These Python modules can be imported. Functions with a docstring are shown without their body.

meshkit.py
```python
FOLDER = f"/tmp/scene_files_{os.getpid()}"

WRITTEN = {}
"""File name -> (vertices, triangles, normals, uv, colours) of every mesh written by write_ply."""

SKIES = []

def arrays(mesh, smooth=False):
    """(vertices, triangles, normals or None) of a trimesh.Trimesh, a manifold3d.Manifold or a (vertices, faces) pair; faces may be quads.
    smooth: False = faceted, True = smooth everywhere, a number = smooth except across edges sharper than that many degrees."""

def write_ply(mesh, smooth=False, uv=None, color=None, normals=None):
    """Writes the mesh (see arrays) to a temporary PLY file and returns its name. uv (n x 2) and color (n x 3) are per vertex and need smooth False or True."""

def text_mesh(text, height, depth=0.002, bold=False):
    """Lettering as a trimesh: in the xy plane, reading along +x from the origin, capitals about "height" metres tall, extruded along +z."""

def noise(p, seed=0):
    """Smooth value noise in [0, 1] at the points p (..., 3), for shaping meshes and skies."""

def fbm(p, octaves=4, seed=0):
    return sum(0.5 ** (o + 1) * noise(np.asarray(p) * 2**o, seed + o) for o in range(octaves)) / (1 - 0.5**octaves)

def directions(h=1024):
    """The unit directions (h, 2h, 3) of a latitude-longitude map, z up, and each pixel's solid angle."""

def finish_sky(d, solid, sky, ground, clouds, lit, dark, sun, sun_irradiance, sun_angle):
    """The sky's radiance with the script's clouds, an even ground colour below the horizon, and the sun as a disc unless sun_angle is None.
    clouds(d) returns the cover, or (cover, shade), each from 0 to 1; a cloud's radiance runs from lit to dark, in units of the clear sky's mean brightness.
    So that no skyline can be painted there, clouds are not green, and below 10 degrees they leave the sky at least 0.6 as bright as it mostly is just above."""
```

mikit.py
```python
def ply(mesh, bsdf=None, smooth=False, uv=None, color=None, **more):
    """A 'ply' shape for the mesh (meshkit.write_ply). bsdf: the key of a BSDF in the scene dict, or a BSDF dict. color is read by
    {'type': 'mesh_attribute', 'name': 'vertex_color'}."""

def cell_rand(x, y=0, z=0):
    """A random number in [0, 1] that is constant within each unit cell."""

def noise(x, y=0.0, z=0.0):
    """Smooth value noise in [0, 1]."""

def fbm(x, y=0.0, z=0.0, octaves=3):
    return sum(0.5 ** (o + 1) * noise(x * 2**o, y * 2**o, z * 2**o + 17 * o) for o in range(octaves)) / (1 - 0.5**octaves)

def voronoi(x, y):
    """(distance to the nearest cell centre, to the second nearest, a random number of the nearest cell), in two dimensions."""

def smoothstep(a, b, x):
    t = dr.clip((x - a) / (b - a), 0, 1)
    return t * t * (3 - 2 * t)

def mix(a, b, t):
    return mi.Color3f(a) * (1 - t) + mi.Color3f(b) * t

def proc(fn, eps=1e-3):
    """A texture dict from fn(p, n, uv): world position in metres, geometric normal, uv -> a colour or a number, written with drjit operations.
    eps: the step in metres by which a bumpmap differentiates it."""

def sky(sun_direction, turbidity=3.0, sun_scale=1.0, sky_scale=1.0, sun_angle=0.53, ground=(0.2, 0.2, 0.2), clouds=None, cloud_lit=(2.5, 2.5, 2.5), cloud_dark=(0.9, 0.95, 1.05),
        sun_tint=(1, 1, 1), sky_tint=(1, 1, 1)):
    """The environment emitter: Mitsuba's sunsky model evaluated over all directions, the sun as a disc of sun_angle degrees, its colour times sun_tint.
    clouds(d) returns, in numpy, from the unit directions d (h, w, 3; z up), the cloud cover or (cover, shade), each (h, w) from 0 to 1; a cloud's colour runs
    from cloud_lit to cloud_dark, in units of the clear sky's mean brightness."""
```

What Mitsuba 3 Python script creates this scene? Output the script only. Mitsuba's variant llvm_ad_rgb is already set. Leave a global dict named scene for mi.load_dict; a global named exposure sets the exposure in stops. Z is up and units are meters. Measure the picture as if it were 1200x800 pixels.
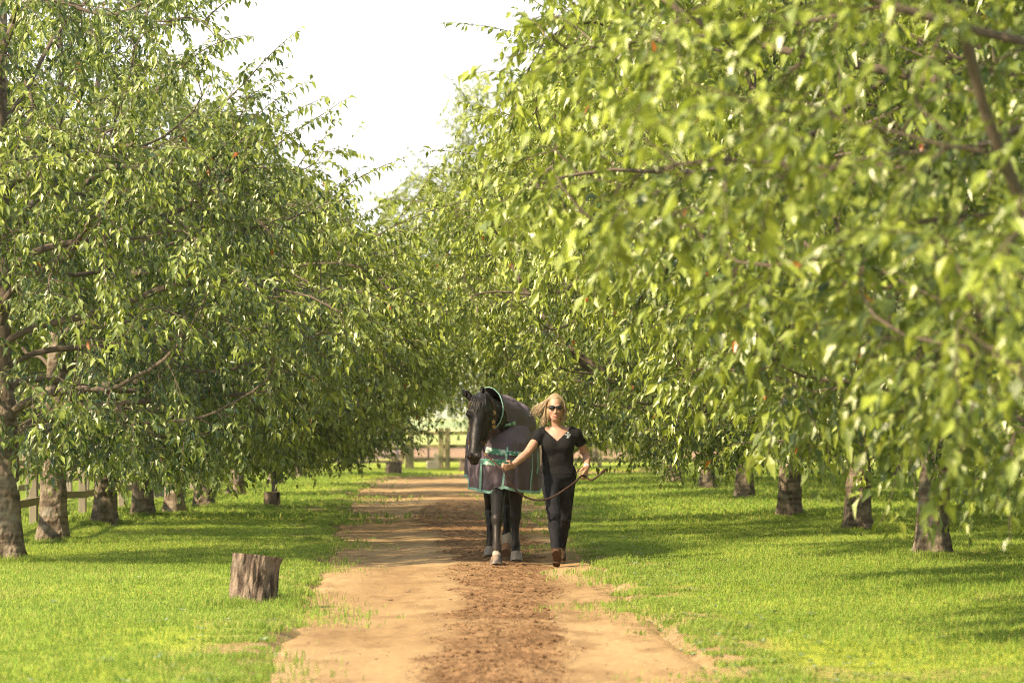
import math, random
import numpy as np
import trimesh
import drjit as dr
import mitsuba as mi
import mikit, meshkit
from scipy import ndimage
from mikit import fbm, noise, smoothstep, mix, voronoi, proc

T = mi.ScalarTransform4f
scene, labels = {}, {}

# ---------------------------------------------------------------- camera, sky, exposure
CAM_Z = 1.33
FOCUS = 30.0
scene['camera'] = {
    'type': 'thinlens', 'fov': 18.925, 'fov_axis': 'x',
    'aperture_radius': 0.016, 'focus_distance': FOCUS,
    'near_clip': 0.2, 'far_clip': 9000.0,
    'to_world': T().look_at(origin=[0, 0, CAM_Z], target=[0.0111, 1.0, CAM_Z + 0.0278], up=[0, 0, 1]),
}
SUN = (-0.64, -0.48, 0.60)


def cloud_cover(d):
    n = meshkit.fbm(d * np.array([2.2, 2.2, 4.0]) + 3.1, 4, seed=5)
    cover = np.clip(0.78 + 0.9 * (n - 0.5), 0.25, 1.0)
    near_sun = (d @ (np.array(SUN) / np.linalg.norm(SUN)))
    shade = np.clip(0.25 + 1.2 * (n - 0.5), 0, 0.6)
    return cover, shade


scene['sky'] = mikit.sky(SUN, turbidity=3, sun_scale=1.0, sky_scale=1.0, sun_angle=0.9, clouds=cloud_cover,
                         cloud_lit=(2.9, 2.9, 2.9), cloud_dark=(2.0, 2.02, 2.06), sun_tint=(1.0, 0.98, 0.925), ground=(0.17, 0.19, 0.08))
exposure = 2.88

rng = np.random.default_rng(11)


# ---------------------------------------------------------------- helpers
def at(px, py, Y):
    """A pixel of the 1200 x 800 photograph at depth Y, in metres (used only to lay the place out)."""
    return np.array([(px - 560) / 3600 * Y, Y, CAM_Z - (py - 500) / 3600 * Y])


def tag(key, label=None, category=None, group=None, kind=None):
    d = {}
    for k, v in (('label', label), ('category', category), ('group', group), ('kind', kind)):
        if v:
            d[k] = v
    labels[key] = d


def add(key, mesh, bsdf, smooth=False, color=None, **kw):
    scene[key] = mikit.ply(mesh, bsdf, smooth=smooth, color=color, **kw)
    return key


def num(name, k):
    return name if k == 0 else f'{name}_{k:03d}'


def unit(v):
    v = np.asarray(v, float)
    return v / (np.linalg.norm(v, axis=-1, keepdims=True) + 1e-12)


def tube(pts, rad, sides=8, cap=True):
    """A tapered tube along a polyline: (vertices, triangles)."""
    p = np.asarray(pts, float)
    r = np.broadcast_to(np.asarray(rad, float), (len(p),))
    t = unit(np.gradient(p, axis=0))
    a = np.cross(t[0], [0.31, 0.17, 0.93])
    if np.linalg.norm(a) < 0.1:
        a = np.cross(t[0], [1, 0, 0])
    a = unit(a)
    A = []
    for k in range(len(p)):
        a = unit(a - t[k] * (a @ t[k]))
        A.append(a)
    A = np.array(A)
    B = np.cross(t, A)
    ang = np.arange(sides) * 2 * np.pi / sides
    v = p[:, None] + r[:, None, None] * (np.cos(ang)[None, :, None] * A[:, None] + np.sin(ang)[None, :, None] * B[:, None])
    v = v.reshape(-1, 3)
    i, j = np.meshgrid(np.arange(len(p) - 1), np.arange(sides), indexing='ij')
    q = np.stack([i * sides + j, i * sides + (j + 1) % sides, (i + 1) * sides + (j + 1) % sides, (i + 1) * sides + j], -1).reshape(-1, 4)
    f = np.vstack([q[:, [0, 1, 2]], q[:, [0, 2, 3]]])
    if cap:
        v = np.vstack([v, p[:1], p[-1:]])
        n = len(v)
        k = np.arange(sides)
        f = np.vstack([f, np.stack([(k + 1) % sides, k, k * 0 + n - 2], 1),
                       np.stack([(len(p) - 1) * sides + k, (len(p) - 1) * sides + (k + 1) % sides, k * 0 + n - 1], 1)])
    return v, f


def join(parts):
    vs, fs, n = [], [], 0
    for v, f in parts:
        vs.append(v)
        fs.append(np.asarray(f) + n)
        n += len(v)
    return np.vstack(vs), np.vstack(fs)


def box(cx, cy, cz, sx, sy, sz, bevel=0.0, rz=0.0, jitter=0.0, seed=0):
    """A box with bevelled edges as (v, f)."""
    import manifold3d as m3
    b = min(bevel, 0.45 * min(sx, sy, sz))
    if b > 0:
        pts = []
        for x in (-1, 1):
            for y in (-1, 1):
                for z in (-1, 1):
                    c = np.array([x * sx / 2, y * sy / 2, z * sz / 2])
                    for k in range(3):
                        o = np.array([x, y, z]) * b
                        o[k] = 0
                        pts.append(c - o)
        v = np.array(pts)
        h = trimesh.convex.convex_hull(v)
        v, f = np.array(h.vertices), np.array(h.faces)
    else:
        m = trimesh.creation.box((sx, sy, sz))
        v, f = np.array(m.vertices), np.array(m.faces)
    if jitter:
        v = v + np.random.default_rng(seed).normal(0, jitter, v.shape)
    c, s = math.cos(rz), math.sin(rz)
    v = v @ np.array([[c, s, 0], [-s, c, 0], [0, 0, 1]])
    return v + np.array([cx, cy, cz]), f


def rail(p0, p1, w, h, bevel=0.006):
    """A straight bar of section w (across) by h (up) from p0 to p1."""
    p0, p1 = np.asarray(p0, float), np.asarray(p1, float)
    L = np.linalg.norm(p1 - p0)
    v, f = box(0, 0, 0, L, w, h, bevel)
    x = (p1 - p0) / L
    y = unit(np.cross([0, 0, 1.0], x))
    z = np.cross(x, y)
    return v @ np.stack([x, y, z]) + (p0 + p1) / 2, f


def grid_mesh(P):
    """P (n, m, 3) as (v, f)."""
    n, m = P.shape[:2]
    i, j = np.meshgrid(np.arange(n - 1), np.arange(m - 1), indexing='ij')
    q = np.stack([i * m + j, i * m + j + 1, (i + 1) * m + j + 1, (i + 1) * m + j], -1).reshape(-1, 4)
    return P.reshape(-1, 3), np.vstack([q[:, [0, 1, 2]], q[:, [0, 2, 3]]])


def rgb(*c):
    return {'type': 'rgb', 'value': list(c)}


def mat(name, fn=None, rough=0.8, bump=None, bscale=0.01, base=None, eps=1e-3, spec=0.5, **more):
    """One principled BSDF entry, wrapped in a bump map and twosided."""
    b = {'type': 'principled', 'base_color': proc(fn) if fn else rgb(*base), 'roughness': rough, 'specular': spec, **more}
    if bump:
        b = {'type': 'bumpmap', 'arbitrary': proc(bump, eps), 'scale': bscale, 'bsdf': b}
    scene[name] = {'type': 'twosided', 'bsdf': b}
    return name
# ---------------------------------------------------------------- ground: the lane, the grass banks, the far fields
EDGE_Y = np.array([0, 12, 16, 20, 25, 30, 35, 42, 48, 56, 64, 72, 78, 83, 87, 91, 95, 99.0])
EDGE_L = np.array([-1.0, -1.02, -1.09, -1.15, -1.25, -1.40, -1.58, -1.82, -2.0, -2.25, -2.4, -2.4, -2.2, -1.5, -0.2, 2.0, 7.0, 14.0])
EDGE_R = np.array([1.25, 1.22, 1.2, 1.13, 1.08, 1.06, 1.06, 1.06, 1.05, 1.0, 1.0, 1.15, 1.6, 2.8, 6.0, 12.0, 16.0, 18.0])


def edges(y):
    return np.interp(y, EDGE_Y, EDGE_L), np.interp(y, EDGE_Y, EDGE_R)


def off_lane(x, y):
    """Signed distance outside the lane (negative on it), with a ragged edge."""
    l, r = edges(y)
    d = np.maximum(l - x, x - r)
    p = np.stack([np.asarray(x) * 1.0, np.asarray(y) * 0.8, np.zeros_like(np.asarray(x, float))], -1)
    return np.where(np.asarray(y) > 97, 5.0, d + 0.24 * (meshkit.fbm(p * 1.7, 4, seed=3) - 0.5))


def ground_z(x, y):
    """Height of the grass ground."""
    x, y = np.asarray(x, float), np.asarray(y, float)
    d = off_lane(x, y)
    p = np.stack([x, y, x * 0], -1)
    k = np.clip((d + 0.10) / 0.34, 0, 1)
    k = k * k * (3 - 2 * k)
    z = -0.07 + k * 0.105
    fade = np.clip(1 - (y - 100) / 60, 0, 1)
    z = z + k * 0.10 * (meshkit.fbm(p * 0.30 + 7, 2, seed=8) - 0.5) * fade
    bank = np.clip((x - 1.6) / 3.0, 0, 1) * np.clip((110 - y) / 30, 0, 1)
    return z + 0.07 * bank * bank * (3 - 2 * bank)


def lane_z(x, y):
    x, y = np.asarray(x, float), np.asarray(y, float)
    l, r = edges(y)
    d = np.maximum(l - x, x - r)
    t = (x - l) / (r - l)
    crown = 0.018 * np.sin(np.pi * np.clip(t, 0, 1))
    p = np.stack([x, y, x * 0], -1)
    ruts = -0.016 * (np.exp(-((t - 0.22) / 0.10) ** 2) + np.exp(-((t - 0.83) / 0.09) ** 2))
    s = strip_np(x, y)
    rough = s * (0.022 * (meshkit.fbm(p * np.array([5.5, 4.5, 1]), 3, seed=21) - 0.5) + 0.022 * (meshkit.noise(p * np.array([20, 15, 1]), seed=22) - 0.5)
                 + 0.014 * (meshkit.noise(p * np.array([38, 30, 1]), seed=23) - 0.5))
    fine = (1 - s) * 0.007 * (meshkit.fbm(p * np.array([7, 3.5, 1]), 3, seed=24) - 0.5)
    return crown + ruts + rough + fine - np.clip(d, 0, 1) * 0.25


STRIP_Y = np.array([0, 16, 20, 25, 30, 36, 42, 48, 55, 62, 70])
STRIP_L = np.array([-0.35, -0.33, -0.27, -0.14, -0.28, -0.50, -0.85, -1.05, -0.7, -0.3, 0])
STRIP_R = np.array([0.52, 0.50, 0.55, 0.66, 0.62, 0.72, 0.78, 0.7, 0.45, 0.1, 0])


def strip_np(x, y):
    """How far a point lies in the hoof-churned middle of the lane, 0 to 1."""
    l, r = np.interp(y, STRIP_Y, STRIP_L), np.interp(y, STRIP_Y, STRIP_R)
    p = np.stack([x * 3.0, y * 1.2, x * 0], -1)
    d = np.minimum(x - l, r - x) + 0.5 * (meshkit.fbm(p, 5, seed=31) - 0.5)
    k = np.clip((d + 0.10) / 0.24, 0, 1)
    return k * k * (3 - 2 * k) * np.clip((64 - y) / 18, 0, 1) * np.clip(0.9 + 1.2 * (meshkit.fbm(p * 0.8 + 9, 3, seed=33) - 0.4), 0.7, 1)


def build_ground():
    # grass ground: finer near, coarser towards the horizon
    ys = np.concatenate([np.arange(-20, 12, 2.0), np.arange(12, 60, 0.22), np.arange(60, 130, 0.5), 130 * 1.13 ** np.arange(0, 34)])
    xs = np.concatenate([-6000 * 0.62 ** np.arange(0, 12), np.arange(-18, -4.5, 0.5), np.arange(-4.5, 4.5, 0.10), np.arange(4.5, 18, 0.5), 6000 * 0.62 ** np.arange(11, -1, -1)])
    X, Y = np.meshgrid(xs, ys)
    Z = ground_z(X, Y)
    add('ground', grid_mesh(np.stack([X, Y, Z], -1)), 'mat_turf', smooth=True)
    tag('ground', 'mown green grass verge and meadow', None, kind='structure')

    # the lane, one sheet that dips under the grass at its sides; churn as vertex colour's red channel
    ys = np.concatenate([np.arange(9, 15, 0.1), np.arange(15, 26, 0.034), np.arange(26, 36, 0.055), np.arange(36, 70, 0.12), np.arange(70, 98.1, 0.3)])
    ts = np.linspace(-0.14, 1.14, 170)
    Y, Tt = np.meshgrid(ys, ts, indexing='ij')
    l, r = edges(Y)
    X = l + (r - l) * Tt
    Z = lane_z(X, Y)
    s = strip_np(X, Y)[..., None]
    q = np.stack([X, Y, X * 0], -1)
    n1 = meshkit.fbm(q * np.array([1.3, 0.5, 1]), 4, seed=41)[..., None]
    n2 = meshkit.fbm(q * np.array([6, 2.4, 1]), 4, seed=42)[..., None]
    n3 = meshkit.noise(q * np.array([45, 16, 1]), seed=43)[..., None]
    k = np.clip((n1 - 0.3) / 0.4, 0, 1)
    sand = np.array([0.195, 0.130, 0.064]) * (1 - k) + np.array([0.265, 0.188, 0.100]) * k
    k = 0.6 * np.clip((n2 - 0.52) / 0.22, 0, 1)
    sand = (sand * (1 - k) + np.array([0.14, 0.088, 0.045]) * k) * (0.88 + 0.24 * n3)
    k = np.clip((meshkit.fbm(q * np.array([9, 5, 1]), 4, seed=44)[..., None] - 0.3) / 0.4, 0, 1)
    churn = (np.array([0.115, 0.066, 0.032]) * (1 - k) + np.array([0.180, 0.108, 0.055]) * k) * (0.7 + 0.6 * n3)
    col = (sand * (1 - s) + churn * s).reshape(-1, 3)
    P = np.stack([X, Y, Z], -1)
    add('lane', grid_mesh(P), 'mat_lane', smooth=True, color=col)
    tag('lane', 'sandy dirt lane with a darker hoof churned strip down its middle', None, kind='structure')


def dr_interp(y, xs, ys):
    out = mi.Float(float(ys[0]))
    for k in range(len(xs) - 1):
        t = dr.clip((y - float(xs[k])) / float(xs[k + 1] - xs[k]), 0, 1)
        out += t * float(ys[k + 1] - ys[k])
    return out


def turf_col(p, n, uv):
    a = fbm(p.x * 0.45, p.y * 0.45, 1.0, 3)
    b = noise(p.x * 9, p.y * 5, 2.0)
    c = mix((0.11, 0.155, 0.018), (0.19, 0.225, 0.028), smoothstep(0.3, 0.7, a))
    c = mix(c, mi.Color3f(0.05, 0.085, 0.014), 0.5 * smoothstep(0.5, 0.9, b))
    c = mix(c, mi.Color3f(0.19, 0.15, 0.07), 0.55 * smoothstep(0.62, 0.75, fbm(p.x * 0.8 + 40, p.y * 0.5, 3.0, 4)))
    d = dr.maximum(dr_interp(p.y, EDGE_Y, EDGE_L) - p.x, p.x - dr_interp(p.y, EDGE_Y, EDGE_R))
    soil = mix((0.16, 0.10, 0.055), (0.24, 0.165, 0.10), noise(p.x * 12, p.y * 7, 4.0))
    bare = 1 - smoothstep(0.10, 0.75, d + 0.9 * (fbm(p.x * 2.2, p.y * 1.1, 8.0, 4) - 0.5))
    c = mix(c, soil, dr.select(p.y < 92, bare * 0.9, 0.0))
    far = smoothstep(95, 140, p.y)
    field = mix((0.145, 0.19, 0.055), (0.19, 0.21, 0.075), noise(p.x * 0.05, p.y * 0.03))
    earth = mix((0.145, 0.095, 0.060), (0.19, 0.13, 0.085), fbm(p.x * 0.3, p.y * 0.1))
    band = smoothstep(118, 124, p.y) * (1 - smoothstep(185, 205, p.y))
    far_c = mix(field, earth, band)
    left = smoothstep(7.0, 8.5, -p.x) * smoothstep(66, 72, p.y) * (1 - smoothstep(104, 112, p.y))
    left_c = mix(c, field, smoothstep(5.7, 6.6, -p.x) * 0.85)
    return mix(mix(left_c, earth, left), far_c, far)


def sand_bump(p, n, uv):
    return fbm(p.x * 26, p.y * 20, 0.0, 4)


mat('mat_turf', turf_col, rough=0.95, spec=0.1)
scene['mat_lane'] = {'type': 'twosided', 'bsdf': {
    'type': 'bumpmap', 'arbitrary': proc(sand_bump, 2e-3), 'scale': 0.016,
    'bsdf': {'type': 'principled', 'base_color': {'type': 'mesh_attribute', 'name': 'vertex_color'}, 'roughness': 0.95, 'specular': 0.15}}}
build_ground()


# ---------------------------------------------------------------- grass blades, clods, fallen leaves
def blade_patch(n, size, h0, h1, w, seed, yellow=0.25, gain=1.0):
    r = np.random.default_rng(seed)
    x, y = r.normal(0, size * 0.40, n).clip(-size, size), r.normal(0, size * 0.40, n).clip(-size, size)
    # tufts: pull some of the blades together
    tx, ty = r.normal(0, size * 0.40, n // 9 + 1).clip(-size, size), r.normal(0, size * 0.40, n // 9 + 1).clip(-size, size)
    k = r.integers(0, len(tx), n)
    m = r.random(n) < 0.6
    x = np.where(m, tx[k] + r.normal(0, 0.018, n), x)
    y = np.where(m, ty[k] + r.normal(0, 0.018, n), y)
    h = r.uniform(h0, h1, n) * np.where(m, 1.1, 0.95)
    az = r.uniform(0, 2 * np.pi, n)
    lean = r.uniform(0.15, 0.9, n) * h
    dx, dy = np.cos(az), np.sin(az)
    wx, wy = -dy * w / 2, dx * w / 2
    base = np.stack([x, y, np.full(n, -0.01)], 1)
    W = np.stack([wx, wy, wx * 0], 1)
    mid = base + np.stack([dx * lean * 0.35, dy * lean * 0.35, h * 0.6 + 0.01], 1)
    tip = base + np.stack([dx * lean, dy * lean, h + 0.01], 1)
    v = np.stack([base - W, base + W, mid - W * 0.8, mid + W * 0.8, tip], 1).reshape(-1, 3)
    o = (np.arange(n) * 5)[:, None]
    f = np.concatenate([o + [0, 1, 3], o + [0, 3, 2], o + [2, 3, 4]])
    t = r.random(n)[:, None]
    c = (1 - t) * np.array([0.165, 0.31, 0.050]) + t * np.array([0.35, 0.46, 0.085])
    y_ = (r.random(n) < yellow)[:, None]
    c = np.where(y_, c * 0.5 + 0.5 * np.array([0.50, 0.44, 0.16]), c)
    return v, f, np.repeat(c * gain, 5, axis=0)


scene['mat_blade'] = {'type': 'principledthin', 'base_color': {'type': 'mesh_attribute', 'name': 'vertex_color'}, 'roughness': 0.5, 'spec_trans': 0.0, 'diff_trans': 0.75, 'eta': 1.4}


TUFT_RINGS = [(-1.65, 22.5, 0.20)] + [(x, y, 0.22) for x, y in (
    (-4.57, 29.9), (-4.72, 34.2), (-4.83, 39.9), (-4.75, 43.6), (-4.60, 46.6), (-4.51, 50.7), (4.28, 29.0), (4.42, 35.8), (4.20, 41.4), (4.50, 52.0))]


def add_grass():
    for k in range(4):
        v, f, c = blade_patch(1700, 1.0, 0.016, 0.042, 0.0050, 50 + k, (0.12, 0.25, 0.4, 0.3)[k], (0.86, 1.0, 1.14, 1.0)[k])
        scene[f'grass_group_{k}'] = {'type': 'shapegroup', 'blades': mikit.ply((v, f), 'mat_blade', color=c)}
    for k in range(3):
        v, f, c = blade_patch(1100, 2.0, 0.03, 0.065, 0.012, 60 + k)
        scene[f'grass_group_{4 + k}'] = {'type': 'shapegroup', 'blades': mikit.ply((v, f), 'mat_blade', color=c)}
    r = np.random.default_rng(77)
    n = 0
    spots = []
    for y in np.arange(15.0, 42.0, 0.85):
        lim_l, lim_r = -0.162 * y - 0.8, 0.185 * y + 0.8
        for x in np.arange(lim_l, lim_r, 0.85):
            spots.append((x + r.uniform(-.1, .1), y + r.uniform(-.1, .1), 0))
    for y in np.arange(42.0, 86.0, 1.7):
        lim_l, lim_r = max(-0.162 * y - 1, -11), min(0.185 * y + 1, 13)
        for x in np.arange(lim_l, lim_r, 1.7):
            spots.append((x + r.uniform(-.2, .2), y + r.uniform(-.2, .2), 1))
    for x, y, far in spots:
        d = float(off_lane(np.array(x), np.array(y)))
        if d < (0.38 if not far else 0.6):
            continue
        e = 0.25
        zx = float(ground_z(x + e, y) - ground_z(x - e, y)) / (2 * e)
        zy = float(ground_z(x, y + e) - ground_z(x, y - e)) / (2 * e)
        a = r.uniform(0, 2 * np.pi)
        s = r.uniform(0.85, 1.2)
        M = np.eye(4)
        c_, s_ = np.cos(a), np.sin(a)
        R = np.array([[c_, -s_, 0], [s_, c_, 0], [zx * c_ + zy * s_, -zx * s_ + zy * c_, s * r.uniform(0.75, 1.25)]])
        M[:3, :3] = R
        M[:3, 3] = (x, y, float(ground_z(x, y)) - 0.004)
        g = int(r.integers(0, 4)) if not far else 4 + int(r.integers(0, 3))
        n += 1
        scene[f'grass__{n:03d}'] = {'type': 'instance', 'to_world': T(M), 'group': {'type': 'ref', 'id': f'grass_group_{g}'}}
    # ragged tufts along both lane edges
    v, f, c = blade_patch(420, 0.34, 0.022, 0.06, 0.006, 91)
    rr = np.hypot(*v.reshape(-1, 5, 3)[:, 0, :2].T)
    keep = np.repeat(rr < 0.16, 5)
    idx = np.cumsum(keep) - 1
    f = idx[f[keep[f].all(1)]]
    scene['grass_group_8'] = {'type': 'shapegroup', 'blades': mikit.ply((v[keep], f), 'mat_blade', color=c[keep])}
    for y in np.arange(15, 70, 0.16):
        l, rr_ = edges(y)
        for side, xe in ((-1, l), (1, rr_)):
            for q in range(2 if y < 45 else 1):
                x = xe + side * r.uniform(-0.22, 0.45)
                d = float(off_lane(np.array(x), np.array(y)))
                if d < 0.05 or d > 0.5 or (d < 0.12 and r.random() < 0.5):
                    continue
                n += 1
                a, s = r.uniform(0, 360), r.uniform(0.6, 1.1) * min(1.0, 0.45 + 2.2 * d)
                zz = max(float(ground_z(x, y)), float(lane_z(np.array(x), np.array(y)))) - 0.004
                scene[f'grass__{n:03d}'] = {'type': 'instance', 'to_world': T().translate([x, y, zz]).rotate([0, 0, 1], a).scale([s, s, s * r.uniform(.6, 1.2)]),
                                             'group': {'type': 'ref', 'id': 'grass_group_8'}}
    # longer tufts round the trunks and the stump, where the mower does not reach
    for (x, y, rad) in TUFT_RINGS:
        for q in range(int(26 * rad / 0.22)):
            a = r.uniform(0, 2 * np.pi)
            e = rad * r.uniform(0.9, 1.35)
            n += 1
            s = r.uniform(0.6, 1.0)
            tx, ty = x + e * np.cos(a), y + e * np.sin(a)
            scene[f'grass__{n:03d}'] = {'type': 'instance', 'to_world': T().translate([tx, ty, float(ground_z(tx, ty)) - 0.004]).rotate([0, 0, 1], r.uniform(0, 360)).scale([s, s, s * r.uniform(0.9, 2.0)]),
                                         'group': {'type': 'ref', 'id': 'grass_group_8'}}
    tag('grass', 'short sunlit grass blades on both verges of the lane', 'grass', kind='stuff')


def add_clods():
    r = np.random.default_rng(5)
    v0 = np.array([[1, 0, 0], [-1, 0, 0], [0, 1, 0], [0, -1, 0], [0, 0, 1], [0, 0, -1.0]])
    f0 = np.array([[0, 2, 4], [2, 1, 4], [1, 3, 4], [3, 0, 4], [2, 0, 5], [1, 2, 5], [3, 1, 5], [0, 3, 5]])
    vs, fs, cs, n = [], [], [], 0
    CL = r.random((26000, 3))
    for _ in range(26000):
        y = 15 + 40 * CL[_, 0] ** 1.4
        l, rr = edges(y)
        x = l + (rr - l) * CL[_, 1]
        s = float(strip_np(np.array(x), np.array(y)))
        if CL[_, 2] > 0.035 + 0.965 * s:
            continue
        rad = r.uniform(0.003, 0.009) if r.random() < 0.96 else r.uniform(0.009, 0.020)
        v = v0 * rad * r.uniform(0.6, 1.3, (len(v0), 1)) * np.array([1.2, 1.2, 0.75])
        z = float(lane_z(np.array(x), np.array(y)))
        vs.append(v + np.array([x, y, z + rad * 0.25]))
        fs.append(f0 + n)
        n += len(v0)
        t = r.random()
        c = (np.array([0.085, 0.049, 0.024]) * (1 - t) + np.array([0.20, 0.118, 0.060]) * t) if s > 0.4 else (np.array([0.18, 0.118, 0.068]) * (1 - t) + np.array([0.34, 0.25, 0.17]) * t)
        cs.append(np.repeat(c[None], len(v0), 0))
    add('soil_clods', (np.vstack(vs), np.vstack(fs)), 'mat_clod', color=np.vstack(cs))
    tag('soil_clods', 'loose brown soil crumbs and pebbles strewn over the lane', 'soil', kind='stuff')


scene['mat_clod'] = {'type': 'twosided', 'bsdf': {'type': 'principled', 'base_color': {'type': 'mesh_attribute', 'name': 'vertex_color'}, 'roughness': 0.95, 'specular': 0.1}}
add_grass()
add_clods()
# ---------------------------------------------------------------- trees: trunk, limbs, leafy twigs
def bark_col(p, n, uv):
    a = 0.6 * fbm(p.x * 15, p.y * 15, p.z * 11, 4) + 0.4 * fbm(p.x * 5, p.y * 5, p.z * 30, 3)
    c = mix((0.075, 0.056, 0.041), (0.27, 0.225, 0.17), smoothstep(0.3, 0.75, a))
    return mix(c, mi.Color3f(0.31, 0.30, 0.25), 0.6 * smoothstep(0.6, 0.78, fbm(p.x * 4 + 9, p.y * 4, p.z * 5, 3)))


def bark_bump(p, n, uv):
    return fbm(p.x * 24, p.y * 24, p.z * 20, 4) + 0.4 * noise(p.x * 45, p.y * 45, p.z * 14)


mat('mat_bark', bark_col, rough=0.9, spec=0.2, bump=bark_bump, bscale=0.035, eps=2e-3)
mat('mat_branch', base=(0.125, 0.10, 0.078), rough=0.85, spec=0.2)
LEAF_COLOR = {'type': 'mesh_attribute', 'name': 'vertex_color'}
scene['mat_leaf'] = {'type': 'blendbsdf', 'weight': 0.32,
                     'bsdf_0': {'type': 'twosided', 'bsdf': {'type': 'principled', 'base_color': LEAF_COLOR, 'roughness': 0.38, 'specular': 0.9}},
                     'bsdf_1': {'type': 'principledthin', 'base_color': LEAF_COLOR, 'roughness': 0.6, 'spec_trans': 0.0, 'diff_trans': 2.0}}


def shoots(p, d, L, n, droop, wig, r):
    """Many growing shoots at once: points and tangents (N, n + 1, 3). droop bends a shoot to the ground along its length."""
    p, d = np.array(p, float), unit(d)
    L, droop = np.broadcast_to(L, (len(p),)), np.broadcast_to(droop, (len(p),))
    pts, tan = [p], [d]
    for k in range(n):
        d = d + r.normal(0, 1, p.shape) * np.array([wig, wig, wig * 0.7])
        d[:, 2] -= droop / n
        d = unit(d)
        p = p + d * (L / n)[:, None]
        pts.append(p)
        tan.append(d)
    return np.stack(pts, 1), np.stack(tan, 1)


def tubes(pts, tan, rad, sides):
    """Many thin tubes at once, open ended; rad (n + 1,) or (N, n + 1)."""
    N, m = pts.shape[:2]
    rad = np.broadcast_to(rad, (N, m))
    a = unit(np.cross(tan, np.array([0.23, 0.11, 0.97])) + 1e-6)
    b = np.cross(tan, a)
    ang = np.arange(sides) * 2 * np.pi / sides
    v = pts[:, :, None] + rad[:, :, None, None] * (np.cos(ang)[:, None] * a[:, :, None] + np.sin(ang)[:, None] * b[:, :, None])
    i, j = np.meshgrid(np.arange(m - 1), np.arange(sides), indexing='ij')
    q = np.stack([i * sides + j, i * sides + (j + 1) % sides, (i + 1) * sides + (j + 1) % sides, (i + 1) * sides + j], -1).reshape(-1, 4)
    f = np.vstack([q[:, [0, 1, 2]], q[:, [0, 2, 3]]])
    return v.reshape(-1, 3), (f[None] + (np.arange(N) * m * sides)[:, None, None]).reshape(-1, 3)


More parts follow.
